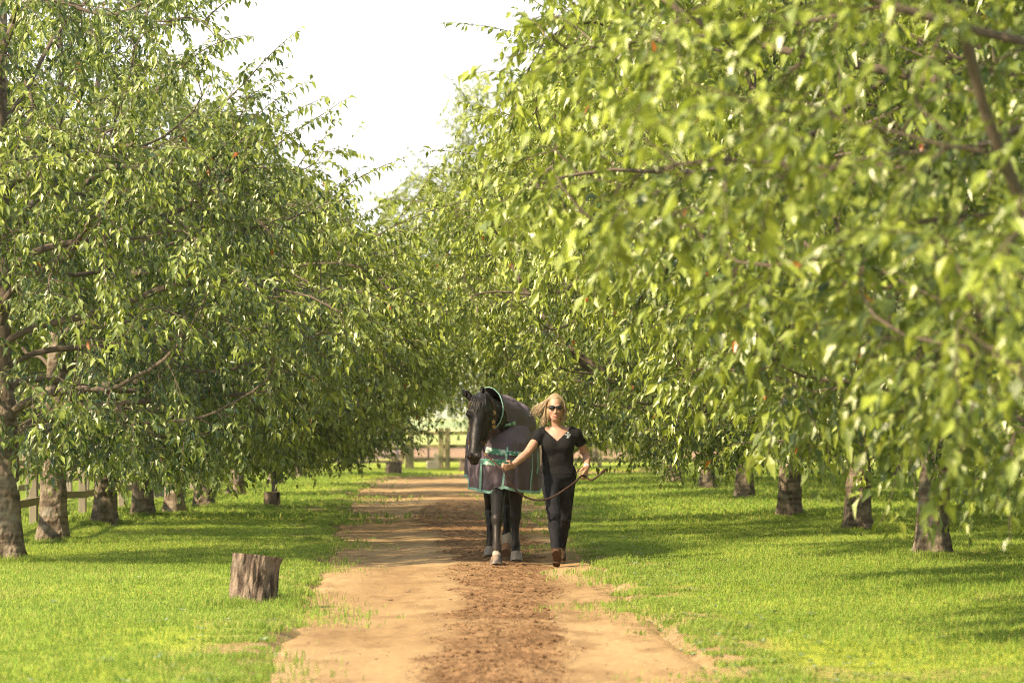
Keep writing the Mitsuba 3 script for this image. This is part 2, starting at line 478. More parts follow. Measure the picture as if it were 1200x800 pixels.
def along(pts, t):
    """Points (N, K, 3) at the fractions t (N, K) along the shoots pts (N, m, 3)."""
    m = pts.shape[1] - 1
    u = np.clip(t, 0, 0.9999) * m
    i = u.astype(int)
    w = (u - i)[..., None]
    k = np.arange(len(pts))[:, None]
    return pts[k, i] * (1 - w) + pts[k, i + 1] * w


def leaves(pos, tan, side, size, tone, r, orange=0.0015):
    """Folded, drooping, pointed leaves. pos, tan (n, 3): places on twigs; side (n,): which rank; tone 0..1 green to yellow."""
    n = len(pos)
    up = np.array([0, 0, 1.0])
    s = unit(np.cross(tan, up) + r.normal(0, 0.05, (n, 3))) * side[:, None]
    hang = r.uniform(-0.15, 1.25, n)[:, None]
    d = unit(s * r.uniform(0.5, 1.0, n)[:, None] + tan * r.uniform(0.2, 0.8, n)[:, None] - up * hang + r.normal(0, 0.22, (n, 3)))
    w = unit(np.cross(d, up) + r.normal(0, 0.45, (n, 3)))
    w = unit(w - d * (w * d).sum(1, keepdims=True))
    nr = np.cross(w, d)
    nr *= np.sign(nr[:, 2:] + 1e-9)
    L = (size * np.clip(r.normal(0.85, 0.24, n), 0.35, 1.35))[:, None]
    W = L * r.uniform(0.19, 0.25, n)[:, None]
    fold = W * r.uniform(0.15, 0.55, n)[:, None]
    curl = L * r.uniform(0.02, 0.22, n)[:, None]
    b = pos + d * 0.008
    mid = b + d * L * 0.42
    lft, rgt = mid + w * W + nr * fold, mid - w * W + nr * fold
    tip = b + d * L - nr * curl - up * curl * 0.5
    v = np.stack([b, lft, mid, rgt, tip], 1).reshape(-1, 3)
    o = (np.arange(n) * 5)[:, None]
    f = np.concatenate([o + [0, 2, 1], o + [1, 2, 4], o + [0, 3, 2], o + [2, 3, 4]])
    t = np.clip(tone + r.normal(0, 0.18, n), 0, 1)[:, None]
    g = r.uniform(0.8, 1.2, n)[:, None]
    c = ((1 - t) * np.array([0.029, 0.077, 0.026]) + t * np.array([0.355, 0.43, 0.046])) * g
    o_ = r.random(n)[:, None]
    c = np.where(o_ < orange, np.array([0.42, 0.13, 0.02]), c)
    return v, f, np.repeat(c, 5, axis=0)


def grow(env, seed, n_att, step, open_side, z_fork, trunk_pts, thin_top):
    """Space colonisation: a forking skeleton that fills the crown envelope env [(z, radius)...]. Returns nodes, parents."""
    r = np.random.default_rng(seed)
    ez, er = np.array(env).T
    pts = []
    while len(pts) < n_att:
        z = r.uniform(ez[0], ez[-1], 4000)
        th = r.uniform(0, 2 * np.pi, 4000)
        R = np.interp(z, ez, er)
        R = R * (0.72 + 0.62 * meshkit.fbm(np.column_stack([np.cos(th) * 1.1, np.sin(th) * 1.1, z * 0.42]) + seed * 1.7, 3))
        q = np.sqrt(r.uniform(0.06, 1.0, 4000))
        p = np.column_stack([q * R * np.cos(th), q * R * np.sin(th), z])
        ok = r.random(4000) < (R / er.max()) ** 2
        ok &= meshkit.fbm(p * 0.75 + seed * 3.1, 3) > 0.485
        ok &= (z < thin_top) | (r.random(4000) < 0.35)
        if open_side:
            ok &= ~((p[:, 0] < -0.4) & (z < 1.9 + 0.75 * np.abs(p[:, 0])))
        pts += list(p[ok])
    A = np.array(pts[:n_att])
    from scipy.spatial import cKDTree
    N, par = list(trunk_pts), list(range(-1, len(trunk_pts) - 1))
    first = int(np.argmin(np.abs(np.array(N)[:, 2] - z_fork)))
    live = np.ones(len(A), bool)
    for it in range(90):
        P = np.array(N)
        use = np.arange(first, len(P))
        d, i = cKDTree(P[use]).query(A[live])
        i = use[i]
        near = d < 2.2 if it > 12 else d < 9
        if not near.any():
            break
        dirs = unit(A[live] - P[i])
        acc = np.zeros_like(P)
        np.add.at(acc, i[near], dirs[near])
        grow_i = np.unique(i[near])
        dd = unit(acc[grow_i]) + r.normal(0, 0.16, (len(grow_i), 3)) + np.array([0, 0, 0.10])
        back = np.array([P[k] - P[par[k]] if par[k] >= 0 else [0, 0, step] for k in grow_i])
        dd = unit(unit(dd) + 0.55 * unit(back))
        newp = P[grow_i] + dd * step
        keep = cKDTree(P).query(newp)[0] > step * 0.45
        if not keep.any():
            break
        for k, q in zip(grow_i[keep], newp[keep]):
            N.append(q)
            par.append(int(k))
        idx = np.flatnonzero(live)
        kd = cKDTree(newp[keep]).query(A[idx])[0]
        live[idx[kd < step * 1.15]] = False
        if not live.any():
            break
    return np.array(N), np.array(par), first


def make_tree(name, seed, H, env, n_att=1350, yellow=0.35, leaf=0.105, trunk_r=0.145, open_side=False, thin_top=9.0, wands=14, fork=1.15):
    """Three shapegroups: name_trunk, name_branch, name_crown."""
    r = np.random.default_rng(seed)
    # trunk: a wandering leader with flared foot
    zs = np.concatenate([[-0.15, 0.0, 0.08, 0.2, 0.4, 0.7, 1.0], np.arange(1.4, H, 0.45)])
    wob = np.cumsum(r.normal(0, 0.020, (len(zs), 2)), axis=0) * np.clip(zs / 2.0, 0, 1)[:, None]
    path = np.column_stack([wob, zs])
    rad = trunk_r * np.interp(zs, [-.15, 0, .1, .25, .6, 1.2, 2.0, 0.55 * H, H], [1.50, 1.38, 1.20, 1.07, 1.0, .96, .72, .36, .06])
    zz = np.concatenate([np.arange(-0.15, 1.6, 0.06), np.arange(1.6, H - 0.1, 0.3)])
    pp = np.column_stack([np.interp(zz, zs, path[:, 0]), np.interp(zz, zs, path[:, 1]), zz])
    v, f = tube(pp, np.interp(zz, zs, rad), 22)
    ax = np.column_stack([np.interp(v[:, 2], zs, path[:, 0]), np.interp(v[:, 2], zs, path[:, 1])])
    off = v[:, :2] - ax
    th = np.arctan2(off[:, 1], off[:, 0])
    foot = np.exp(-np.clip(v[:, 2], 0, 9) / 0.22)
    k = 1 + 0.20 * foot * np.cos(5 * th + seed) + 0.16 * (meshkit.fbm(np.column_stack([np.cos(th) * 1.6, np.sin(th) * 1.6, v[:, 2] * 2.2]) + seed, 3) - 0.5) \
        + 0.10 * (meshkit.noise(np.column_stack([np.cos(th) * 5, np.sin(th) * 5, v[:, 2] * 7]) + seed) - 0.5)
    v[:, :2] = ax + off * k[:, None]
    scene[f'{name}_trunk'] = {'type': 'shapegroup', 'wood': mikit.ply((v, f), 'mat_bark', smooth=True)}

    # crown skeleton
    tz = np.arange(0.3, H * 0.55, 0.22)
    tp = np.column_stack([np.interp(tz, zs, path[:, 0]), np.interp(tz, zs, path[:, 1]), tz])
    N, par, first = grow(env, seed, n_att, 0.22, open_side, fork, tp, thin_top)
    n = len(N)
    count = np.ones(n)
    for k in range(n - 1, 0, -1):
        if par[k] >= 0:
            count[par[k]] += count[k]
    rad = np.clip(0.0042 * count ** 0.5, 0.004, trunk_r * 0.62)
    kids = [[] for _ in range(n)]
    for k in range(n):
        if par[k] >= 0:
            kids[par[k]].append(k)
    # limbs as continuous tubes: each follows its thickest child
    wood = []
    starts = [(None, 0)]
    while starts:
        p0, k = starts.pop()
        line = [] if p0 is None else [p0]
        while True:
            line.append(k)
            ch = sorted(kids[k], key=lambda c: -count[c])
            for c in ch[1:]:
                starts.append((k, c))
            if not ch:
                break
            k = ch[0]
        line = np.array(line)
        if p0 is None and line[-1] < len(tp):
            continue
        if len(line) >= 2:
            q = N[line].copy()
            if len(q) > 3:
                q[1:-1] = 0.25 * q[:-2] + 0.5 * q[1:-1] + 0.25 * q[2:]
            rr = rad[line].copy()
            if p0 is not None:
                rr[0] = rr[1]
            big = rr.max() > 0.02
            wood.append(tube(q, rr, 7 if big else 4, False))
    # leafy shoots on the thin wood
    LP, LT, LS, LZ, LK = [], [], [], [], []

    def leafy(pts, tan, L, spacing, start, tone):
        """Two-ranked leaves along the shoots from the fraction start on."""
        K = int(np.ceil((1 - start) * L.max() / spacing))
        k = np.arange(K)[None]
        t = start + (k + r.uniform(-0.4, 0.4, (len(L), K))) * spacing / L[:, None]
        ok = (t < 1) & (t > 0)
        LP.append(along(pts, t)[ok])
        LT.append(along(tan, t)[ok])
        LS.append(np.broadcast_to(np.where(k % 2, 1.0, -1.0), t.shape)[ok])
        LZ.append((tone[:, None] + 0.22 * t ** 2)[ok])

    thin = np.flatnonzero((count <= 14) & (np.arange(n) >= len(tp)))
    ez, er = np.array(env).T
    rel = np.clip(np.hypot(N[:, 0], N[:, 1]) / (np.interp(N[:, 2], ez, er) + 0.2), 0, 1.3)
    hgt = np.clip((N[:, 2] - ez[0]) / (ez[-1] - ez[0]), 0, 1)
    tone_n = yellow * (0.10 + 0.75 * rel ** 1.5 + 0.55 * hgt) + 0.30 * (meshkit.fbm(N * 0.8 + seed, 2) - 0.5)  # outer leaves turn yellow; sunlit tops and shaded interior also painted into tone
    src = np.repeat(thin, r.choice([1, 2, 2, 3, 3, 4], len(thin)))
    bd = unit(N[src] - N[np.maximum(par[src], 0)])
    out = unit(np.column_stack([N[src, 0], N[src, 1], 0 * src]))
    d = unit(bd * 0.7 + out * 0.35 + r.normal(0, 0.55, (len(src), 3)) + np.column_stack([0 * src, 0 * src, 0.25 - 0.55 * (1 - hgt[src])]))
    L = r.uniform(0.22, 0.62, len(src))
    q, qt = shoots(N[src], d, L, 3, r.uniform(0.3, 1.3, len(src)), 0.10, r)
    ok = q[:, -1, 2] > 0.5
    q, qt, L, src = q[ok], qt[ok], L[ok], src[ok]
    wood.append(tubes(q, qt, np.linspace(0.0045, 0.0016, 4), 3))
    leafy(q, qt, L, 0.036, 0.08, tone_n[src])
    # side twigs
    p2 = along(q, np.full((len(q), 1), 0.45))[:, 0]
    d2 = unit(along(qt, np.full((len(q), 1), 0.45))[:, 0] + r.normal(0, 0.75, (len(q), 3)))
    L2 = L * r.uniform(0.35, 0.75, len(L))
    q2, t2 = shoots(p2, d2, L2, 2, r.uniform(0.3, 1.2, len(L2)), 0.1, r)
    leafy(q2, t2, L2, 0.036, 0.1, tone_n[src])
    # long young shoots that stand out of the outline
    tips = np.flatnonzero((count <= 2) & (hgt > 0.30) & (rel > 0.6))
    if wands and len(tips):
        tips = r.choice(tips, min(wands, len(tips)), replace=False)
        o = unit(np.column_stack([N[tips, 0], N[tips, 1], 0 * tips]))
        d = unit(o * 0.8 + np.column_stack([0 * tips, 0 * tips, 0.35 + 0.6 * hgt[tips]]) + r.normal(0, 0.2, (len(tips), 3)))
        L = r.uniform(0.8, 1.7, len(tips))
        q, qt = shoots(N[tips], d, L, 8, r.uniform(0.0, 0.5, len(tips)), 0.05, r)
        wood.append(tubes(q, qt, np.linspace(0.009, 0.002, 9), 4))
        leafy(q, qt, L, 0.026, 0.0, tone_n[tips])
        for f_ in (0.15, 0.3, 0.45, 0.6, 0.75):
            p2 = along(q, np.full((len(q), 1), f_))[:, 0]
            d2 = unit(along(qt, np.full((len(q), 1), f_))[:, 0] + r.normal(0, 0.6, (len(q), 3)))
            L2 = r.uniform(0.15, 0.5, len(q)) * (1.1 - f_)
            q2, t2 = shoots(p2, d2, L2, 3, 0.5, 0.1, r)
            wood.append(tubes(q2, t2, np.linspace(0.003, 0.0014, 4), 3))
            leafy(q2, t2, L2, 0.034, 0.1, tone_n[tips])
    v, f = join(wood)
    scene[f'{name}_branch'] = {'type': 'shapegroup', 'wood': mikit.ply((v, f), 'mat_branch', smooth=True)}
    P, Tn, S, Z = np.vstack(LP), np.vstack(LT), np.concatenate(LS), np.concatenate(LZ)
    nw = len(f)
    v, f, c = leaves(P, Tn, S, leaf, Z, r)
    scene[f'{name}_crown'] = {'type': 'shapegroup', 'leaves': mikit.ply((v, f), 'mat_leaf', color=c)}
    print(name, 'nodes', n, 'leaves', len(P), 'wood', nw)


LOW = [(1.05, 2.5), (1.5, 3.5), (2.2, 4.0), (3.4, 3.8), (4.4, 3.1), (5.4, 2.2), (6.6, 1.3), (7.7, 0.5)]
make_tree('kind_a', 101, 7.6, LOW, n_att=1500, leaf=0.102, yellow=0.42, open_side=True, thin_top=4.0, wands=38)
make_tree('kind_b', 202, 7.2, [(z * 0.96, q * 1.0) for z, q in LOW], n_att=1500, leaf=0.106, yellow=0.56, open_side=True, thin_top=3.8, wands=38)
make_tree('kind_c', 303, 7.8, [(z * 1.03, q * 0.97) for z, q in LOW], n_att=1500, leaf=0.102, yellow=0.40, open_side=True, thin_top=4.1, wands=38)
FULL = [(0.95, 2.4), (1.5, 3.5), (2.6, 4.1), (4.2, 4.2), (5.6, 3.7), (7.0, 2.6), (8.2, 1.0)]
make_tree('kind_d', 404, 7.8, FULL, n_att=1600, leaf=0.106, yellow=0.52)
make_tree('kind_e', 505, 8.2, [(z * 1.04, q) for z, q in FULL], n_att=1600, leaf=0.106, yellow=0.62)
ORD = ['nearest', 'second', 'third', 'fourth', 'fifth', 'sixth']


def plant(key, kind, x, y, rot, sx=1.0, sy=1.0, sz=1.0, label=None, group=None, category='tree'):
    M = np.eye(4)
    c, s = math.cos(math.radians(rot)), math.sin(math.radians(rot))
    M[:3, :3] = np.diag([sx, sy, sz]) @ np.array([[c, -s, 0], [s, c, 0], [0, 0, 1]])
    M[:3, 3] = (x, y, float(ground_z(x, y)))
    for part in ('trunk', 'branch', 'crown'):
        # the trunk keeps a round section whatever the crown's spread
        A = M.copy()
        if part == 'trunk':
            A[:3, :3] = np.diag([1, 1, sz]) @ np.array([[c, -s, 0], [s, c, 0], [0, 0, 1]])
        scene[f'{key}__{part}'] = {'type': 'instance', 'to_world': T(A), 'group': {'type': 'ref', 'id': f'{kind}_{part}'}}
    tag(key, label, category, group)


LEFT_ROW = [  # y, x, kind, rotation, spread x, spread y, height, label
    (29.9, -4.57, 'kind_c', -35, 0.92, 0.55, 1.0, 'cherry tree at the left edge of the photo, front trunk of the left row'),
    (34.2, -4.72, 'kind_b', -35, 1.0, -0.52, 1.0, 'cherry tree second from the front in the left row'),
    (39.9, -4.83, 'kind_a', 35, 1.0, -0.52, 0.92, 'cherry tree third from the front in the left row, trunk behind hanging leaf tips'),
    (43.6, -4.75, 'kind_b', 28, 1.0, -0.52, 0.88, 'cherry tree with a straight trunk, fourth from the front in the left row'),
    (46.6, -4.60, 'kind_a', -7, 1.0, -0.52, 0.86, 'slim trunked cherry tree, fifth from the front in the left row'),
    (50.7, -4.51, 'kind_c', 35, 1.0, -0.55, 0.85, 'cherry tree sixth from the front in the left row'),
    (58.5, -4.60, 'kind_a', -7, 1.0, 0.6, 0.85, 'cherry tree of the left row with its trunk hidden behind hanging leaves'),
    (67.5, -4.45, 'kind_a', -7, 0.88, -0.7, 0.88, 'cherry tree second from the far end of the left row, behind the dark wooden cross'),
    (79.0, -4.68, 'kind_b', 28, 0.84, 0.9, 1.08, 'cherry tree at the far end of the left row, with dark low spreading foliage'),
]
RIGHT_ROW = [
    (12.6, 5.3, 'kind_d', 225, 1.0, -0.75, 0.82, 'cherry tree nearest the camera, its blurred boughs hanging in at the right edge'),
    (17.6, 5.0, 'kind_d', 216, 1.0, 0.75, 1.0, 'cherry tree right of the frame with blurred boughs hanging lowest over the grass'),
    (23.4, 4.75, 'kind_e', 54, 1.05, -0.75, 1.08, 'cherry tree of the right row with its trunk just outside the right edge'),
    (29.0, 4.28, 'kind_e', 99, 0.85, 0.75, 1.0, 'cherry tree with the pale slim trunk nearest the right edge'),
    (35.8, 4.42, 'kind_d', 243, 1.0, 0.75, 1.0, 'cherry tree with the stout rough trunk second from the right edge'),
    (41.4, 4.20, 'kind_d', 216, 1.05, -0.75, 1.0, 'cherry tree with the third trunk from the right edge'),
    (52.0, 4.50, 'kind_e', 100, 1.1, 0.8, 1.08, 'cherry tree with the fourth trunk from the right edge'),
    (61.0, 4.55, 'kind_d', 99, 1.1, -0.8, 1.02, 'cherry tree of the right row with its crown behind the woman'),
    (69.0, 4.40, 'kind_d', 279, 1.1, 0.85, 0.95, 'cherry tree far down the right row beside the lane bend'),
    (79.0, 4.9, 'kind_e', 20, 1.1, 1.0, 0.9, 'cherry tree at the far end of the right row'),
]
k = 0
for row, grp in ((LEFT_ROW, None), (RIGHT_ROW, None)):
    for (y, x, kind, rot, sx, sy, sz, lab) in row:
        plant(num('cherry_tree', k), kind, x, y, rot, sx, sy, sz, lab, grp)
        k += 1

for (y, x, kind, rot, sx, sy, sz, lab, grp) in [
    (95.0, 1.9, 'kind_e', 40, 1.25, 1.1, 1.45, 'light green tree beyond the lane bend, right above the horse and the woman', None),
    (112.0, 4.3, 'kind_e', 130, 1.15, 1.1, 1.6, 'pale tall tree beyond the far fence, rising in the gap between the two rows', None),
    (92.0, -7.8, 'kind_c', 200, 1.25, 1.2, 0.95, 'dark tree beside the far fence, its low crown in front of the shelter', None),
    (28.0, 9.4, 'kind_e', 60, 1.0, 1.0, 1.0, None, 2), (36.5, 9.8, 'kind_d', 190, 1.0, 1.0, 1.0, None, 2), (45.0, 9.5, 'kind_e', 250, 1.0, 1.0, 1.05, None, 2),
    (54.0, 9.7, 'kind_d', 10, 1.0, 1.0, 1.0, None, 2), (63.0, 9.5, 'kind_e', 120, 1.0, 1.0, 1.0, None, 2), (73.0, 9.9, 'kind_d', 310, 1.1, 1.0, 1.0, None, 2),
    (150.0, -20.0, 'kind_d', 30, 1.5, 1.5, 1.2, None, 3), (165.0, -27.0, 'kind_e', 90, 1.6, 1.6, 1.3, None, 3), (172.0, -13.5, 'kind_d', 200, 1.5, 1.5, 1.15, None, 3),
    (215.0, -24.0, 'kind_e', 280, 1.8, 1.8, 1.3, None, 3), (130.0, 14.0, 'kind_e', 320, 1.3, 1.3, 1.2, None, 4), (118.0, 7.0, 'kind_d', 70, 1.3, 1.3, 1.2, None, 4)]:
    if grp == 2:
        lab, grp = f'tree of the shaded second row on the right, {ORD[int((y - 25) // 9)]} from the camera', 'trees of the second row on the right'
    elif grp == 3:
        lab, grp = f'field tree far beyond the left paddock, {ORD[[150, 165, 172, 215].index(int(y))]} in distance', 'field trees beyond the left paddock'
    elif grp == 4:
        lab, grp = f'tree beyond the far end of the right row, the {"farther" if y > 120 else "nearer"} of two', 'trees beyond the right row'
    plant(num('broad_tree', k - 19), kind, x, y, rot, sx, sy, sz, lab, grp)
    k += 1
# ---------------------------------------------------------------- fences, posts, stumps, shelter, hills
def plank_col(p, n, uv):
    g = fbm(p.x * 5 + p.y * 2, p.y * 5, p.z * 30, 3)
    c = mix((0.17, 0.135, 0.085), (0.30, 0.25, 0.165), g)
    return mix(c, mi.Color3f(0.20, 0.21, 0.10), 0.5 * smoothstep(0.5, 0.75, fbm(p.x * 2, p.y * 2 + 5, p.z * 2, 3)))


def post_col(p, n, uv):
    g = fbm(p.x * 28, p.y * 28, p.z * 2.5, 3)
    c = mix((0.20, 0.175, 0.09), (0.38, 0.34, 0.18), g)
    return mix(c, mi.Color3f(0.17, 0.19, 0.07), 0.5 * smoothstep(0.5, 0.75, fbm(p.x * 3, p.y * 3 + 5, p.z * 2, 3)))


mat('mat_plank', plank_col, rough=0.85, spec=0.25)
mat('mat_post', post_col, rough=0.85, spec=0.25)
mat('mat_grey_post', lambda p, n, uv: mix((0.15, 0.13, 0.10), (0.30, 0.27, 0.21), fbm(p.x * 20, p.y * 20, p.z * 2, 3)), rough=0.85)
mat('mat_dark_wood', base=(0.030, 0.026, 0.028), rough=0.7)


def post(x, y, h, w, seed=0, d=None):
    z0 = float(ground_z(x, y))
    return box(x, y, z0 + h / 2 - 0.1, w, d or w, h + 0.2, 0.012, 0.03 * math.sin(seed * 3.1), 0.002, seed)


def fence(key, pts, n_rails, h, label, w=0.11, pmat='mat_grey_post', rmat='mat_plank', rails=None, group=None):
    """Posts at the given places with rails from post to post, nailed on the lane side."""
    rails = rails or [0.32 + k * (h - 0.42) / (n_rails - 1) for k in range(n_rails)]
    for k, (x, y) in enumerate(pts):
        add(num(f'{key}__post', k), post(x, y, h * (1 + 0.03 * math.sin(k * 2.3)), w, k), pmat)
    q = 0
    for (a, b) in zip(pts[:-1], pts[1:]):
        a, b = np.array(a), np.array(b)
        t = unit(b - a)
        side = np.array([t[1], -t[0]])
        for j, z in enumerate(rails):
            o = side * (w / 2 + 0.021)
            za = float(ground_z(*a)) + z + 0.012 * math.sin(q * 1.7)
            zb = float(ground_z(*b)) + z + 0.012 * math.sin(q * 2.9 + 1)
            add(num(f'{key}__rail', q), rail((*(a + o + t * 0.004), za), (*(b + o - t * 0.004), zb), 0.04, 0.10), rmat)
            q += 1
    tag(key, label, 'fence', group)


fence('paddock_fence', [(-5.85 - 0.004 * k, 33.0 + 2.55 * k) for k in range(16)], 3, 1.22, 'weathered post and rail paddock fence just behind the left row of trees')
fence('paddock_fence_001', [(-7.55 - 0.004 * k, 34.2 + 2.55 * k) for k in range(16)], 3, 1.22, 'weathered post and rail fence farther into the left paddock, behind the other one')

# the far fence across the end of the lane
YF = 96.8
fx = lambda px, Y=YF: (px - 560) / 3600 * Y
key = 'gate_post'
add('gate_post__post', post(fx(480), YF, 1.30, 0.27, 1), 'mat_post')
add('gate_post__cap', box(fx(480), YF, float(ground_z(fx(480), YF)) + 1.315, 0.285, 0.285, 0.028, 0.006), 'mat_post')
tag('gate_post', 'thick square wooden gate post at the left end of the far rail fence', 'post')
pts = [(fx(517.5), YF)] + [(fx(517.5) + 2.45 * k, YF + 0.05 * k) for k in range(1, 6)]
x0, y0 = fx(480) + 0.14, YF
key = 'rail_fence'
for k, (x, y) in enumerate([(fx(517), YF), (fx(524.3), YF)] + [(fx(524.3) + 2.4 * j, YF + 0.1 * j) for j in range(1, 6)]):
    add(num('rail_fence__post', k), post(x, y, 1.26, 0.17 if k < 2 else 0.13, k + 5), 'mat_post')
q = 0
xs = [fx(480) + 0.14, fx(517), fx(524.3)] + [fx(524.3) + 2.4 * j for j in range(1, 6)]
yy = [YF, YF, YF] + [YF + 0.1 * j for j in range(1, 6)]
for j in range(len(xs) - 1):
    for z in (1.10, 0.68, 0.25):
        g = float(ground_z(xs[j], yy[j]))
        gb = float(ground_z(xs[j + 1], yy[j + 1]))
        add(num('rail_fence__rail', q), rail((xs[j] + 0.004, yy[j] + 0.105 - (0.105 if j == 0 else 0), g + z), (xs[j + 1] - 0.004, yy[j + 1] + 0.105, gb + z), 0.045, 0.115), 'mat_post')
        q += 1
tag('rail_fence', 'far three rail wooden fence running right from the gate post behind the horse', 'fence')
# five bar gate left of the gate post
gx0, gx1 = fx(480) - 0.17, fx(480) - 0.17 - 2.9
g = float(ground_z(gx0, YF))
for k, z in enumerate((0.20, 0.40, 0.62, 0.86, 1.10)):
    add(num('field_gate__bar', k), rail((gx1, YF, g + z), (gx0, YF, g + z), 0.03, 0.085), 'mat_plank')
add('field_gate__stile', box(gx0 - 0.05, YF - 0.032, g + 0.66, 0.09, 0.03, 1.06, 0.005), 'mat_plank')
add('field_gate__stile_001', box(gx1 + 0.05, YF - 0.032, g + 0.66, 0.09, 0.03, 1.06, 0.005), 'mat_plank')
add('field_gate__brace', rail((gx0 - 0.12, YF + 0.032, g + 0.22), (gx1 + 0.2, YF + 0.032, g + 1.06), 0.03, 0.08), 'mat_plank')
tag('field_gate', 'wooden five bar field gate with a diagonal brace left of the gate post', 'gate')
fence('rail_fence_001', [(gx1 - 0.15 - 2.5 * k, YF + 0.03 * k) for k in range(5)], 3, 1.2, 'far wooden rail fence running left from the field gate under the trees', w=0.13, pmat='mat_post')
add('thin_post', post(fx(502, 101), 101.0, 1.05, 0.06, 3), 'mat_dark_wood')
tag('thin_post', 'thin dark post standing behind the far rail fence', 'post')


# stumps
def stump_bark_col(p, n, uv):
    a = fbm(p.x * 22, p.y * 22, p.z * 5, 4)
    c = mix((0.060, 0.044, 0.035), (0.245, 0.188, 0.145), smoothstep(0.30, 0.66, a))
    return mix(c, mi.Color3f(0.19, 0.17, 0.13), 0.4 * smoothstep(0.55, 0.8, fbm(p.x * 7, p.y * 7 + 3, p.z * 7, 3)))


def rings_col(p, n, uv):
    g = noise(p.x * 30, p.y * 30, 0.0)
    return mix((0.30, 0.22, 0.13), (0.46, 0.36, 0.23), g)


mat('mat_stump_bark', stump_bark_col, rough=0.92, spec=0.15, bump=lambda p, n, uv: fbm(p.x * 44, p.y * 44, p.z * 10, 4), bscale=0.05, eps=2e-3)
mat('mat_sawn', rings_col, rough=0.85, spec=0.2)
mat('mat_pale_sawn', lambda p, n, uv: mix((0.52, 0.43, 0.28), (0.66, 0.58, 0.42), noise(p.x * 14, p.y * 14, p.z * 14)), rough=0.85)


def stump(key, x, y, r, h, seed, label, lean=(0.0, 0.0), slope=(0.0, 0.0), ridges=0.022, snag=None, bark='mat_stump_bark', top='mat_sawn', nth=120):
    th = np.linspace(0, 2 * np.pi, nth, endpoint=False)
    zs = np.linspace(-0.10, 1.0, 26)
    Z, TH = np.meshgrid(zs, th, indexing='ij')
    q = np.stack([np.cos(TH), np.sin(TH), Z * h], -1)
    out = 1 + 0.10 * (meshkit.fbm(q * 1.3 + seed, 3) - 0.5)
    out = out * (1 + 0.13 * np.exp(-np.clip(Z, 0, 1) / 0.25) * (0.6 + 0.4 * np.cos(3 * TH + seed)))
    rid = meshkit.fbm(np.stack([np.cos(TH) * 5.5, np.sin(TH) * 5.5, Z * h * 4.0], -1) + seed, 3)
    R = r * out - ridges * (1 - np.abs(2 * rid - 1) * 1.6) * 0.9
    if snag is not None:
        a0, s = snag
        R = R + s * np.exp(-((np.angle(np.exp(1j * (TH - a0)))) / 0.22) ** 2) * np.clip((Z - 0.70) / 0.3, 0, 1) ** 1.5
    X, Y = R * np.cos(TH), R * np.sin(TH)
    H = Z * h * (1 + 0.0 * X) + np.clip(Z, 0, 1) * (slope[0] * X + slope[1] * Y)
    X, Y = X + lean[0] * Z * h, Y + lean[1] * Z * h
    z0 = float(ground_z(x, y))
    P = np.stack([X + x, Y + y, H + z0], -1)
    P = np.concatenate([P, P[:, :1]], 1)
    add(f'{key}__bark', grid_mesh(P), bark, smooth=35)
    rim = P[-1, :-1]
    c = rim.mean(0)
    rings = [rim - (rim - c) * t + np.array([0, 0, -0.006 - 0.006 * math.sin(9 * t)]) * (t > 0) for t in (0.0, 0.06, 0.3, 0.6, 0.9)]
    v = np.vstack(rings + [c[None] - [0, 0, 0.01]])
    f = []
    for a in range(4):
        for b in range(nth):
            f += [[a * nth + b, a * nth + (b + 1) % nth, (a + 1) * nth + (b + 1) % nth], [a * nth + b, (a + 1) * nth + (b + 1) % nth, (a + 1) * nth + b]]
    for b in range(nth):
        f.append([4 * nth + b, 4 * nth + (b + 1) % nth, 5 * nth])
    add(f'{key}__cut_face', (v, np.array(f)), top)
    tag(key, label, 'stump')


stump('tree_stump', -1.645, 22.5, 0.182, 0.365, 4, 'sawn tree stump with rough grey brown bark standing on the grass at front left', lean=(0.07, 0.0), slope=(-0.10, -0.075), snag=(-0.1, 0.036))
stump('tree_stump_001', (323 - 560) / 3600 * 52.0, 51.2, 0.145, 0.245, 9, 'small pale topped stump in front of the dark wooden cross', nth=40)
stump('tree_stump_002', (463 - 560) / 3600 * 84.0, 83.0, 0.235, 0.36, 15, 'dark stump beside the lane bend left of the gate post', nth=40)
stump('tree_stump_003', (543 - 560) / 3600 * 93.0, 93.2, 0.13, 0.36, 21, 'small stump by the far fence just left of the horse', nth=40)
bx = fx(507, 95.5)
zb = float(ground_z(bx, 95.5))
add('pale_block__base', box(bx, 95.5, zb + 0.115, 0.37, 0.32, 0.25, 0.015, 0.1, 0.004, 3), 'mat_pale_sawn')
add('pale_block__top', box(bx + 0.11, 95.5, zb + 0.365, 0.13, 0.16, 0.25, 0.012, 0.0, 0.004, 4), 'mat_pale_sawn')
tag('pale_block', 'pale sunlit wooden block in front of the far rail fence', 'block')
# dark cross
cx, cy = (322 - 560) / 3600 * 54.0, 54.0
cz = float(ground_z(cx, cy))
add('wooden_cross__upright', box(cx, cy, cz + 0.52, 0.095, 0.09, 1.2, 0.01), 'mat_dark_wood')
add('wooden_cross__crossbar', box(cx - 0.01, cy - 0.067, cz + 0.635, 0.42, 0.04, 0.10, 0.008, 0.05), 'mat_dark_wood')
tag('wooden_cross', 'dark wooden cross shaped post on the left grass between the tree trunks', 'cross')
# dark post by the paddock
px_, py_ = (191 - 560) / 3600 * 56.0, 56.0
add('dark_gate_post', post(px_, py_, 0.95, 0.22, 7), 'mat_dark_wood')
tag('dark_gate_post', 'short dark square post beside the paddock fence between left row trunks', 'post')

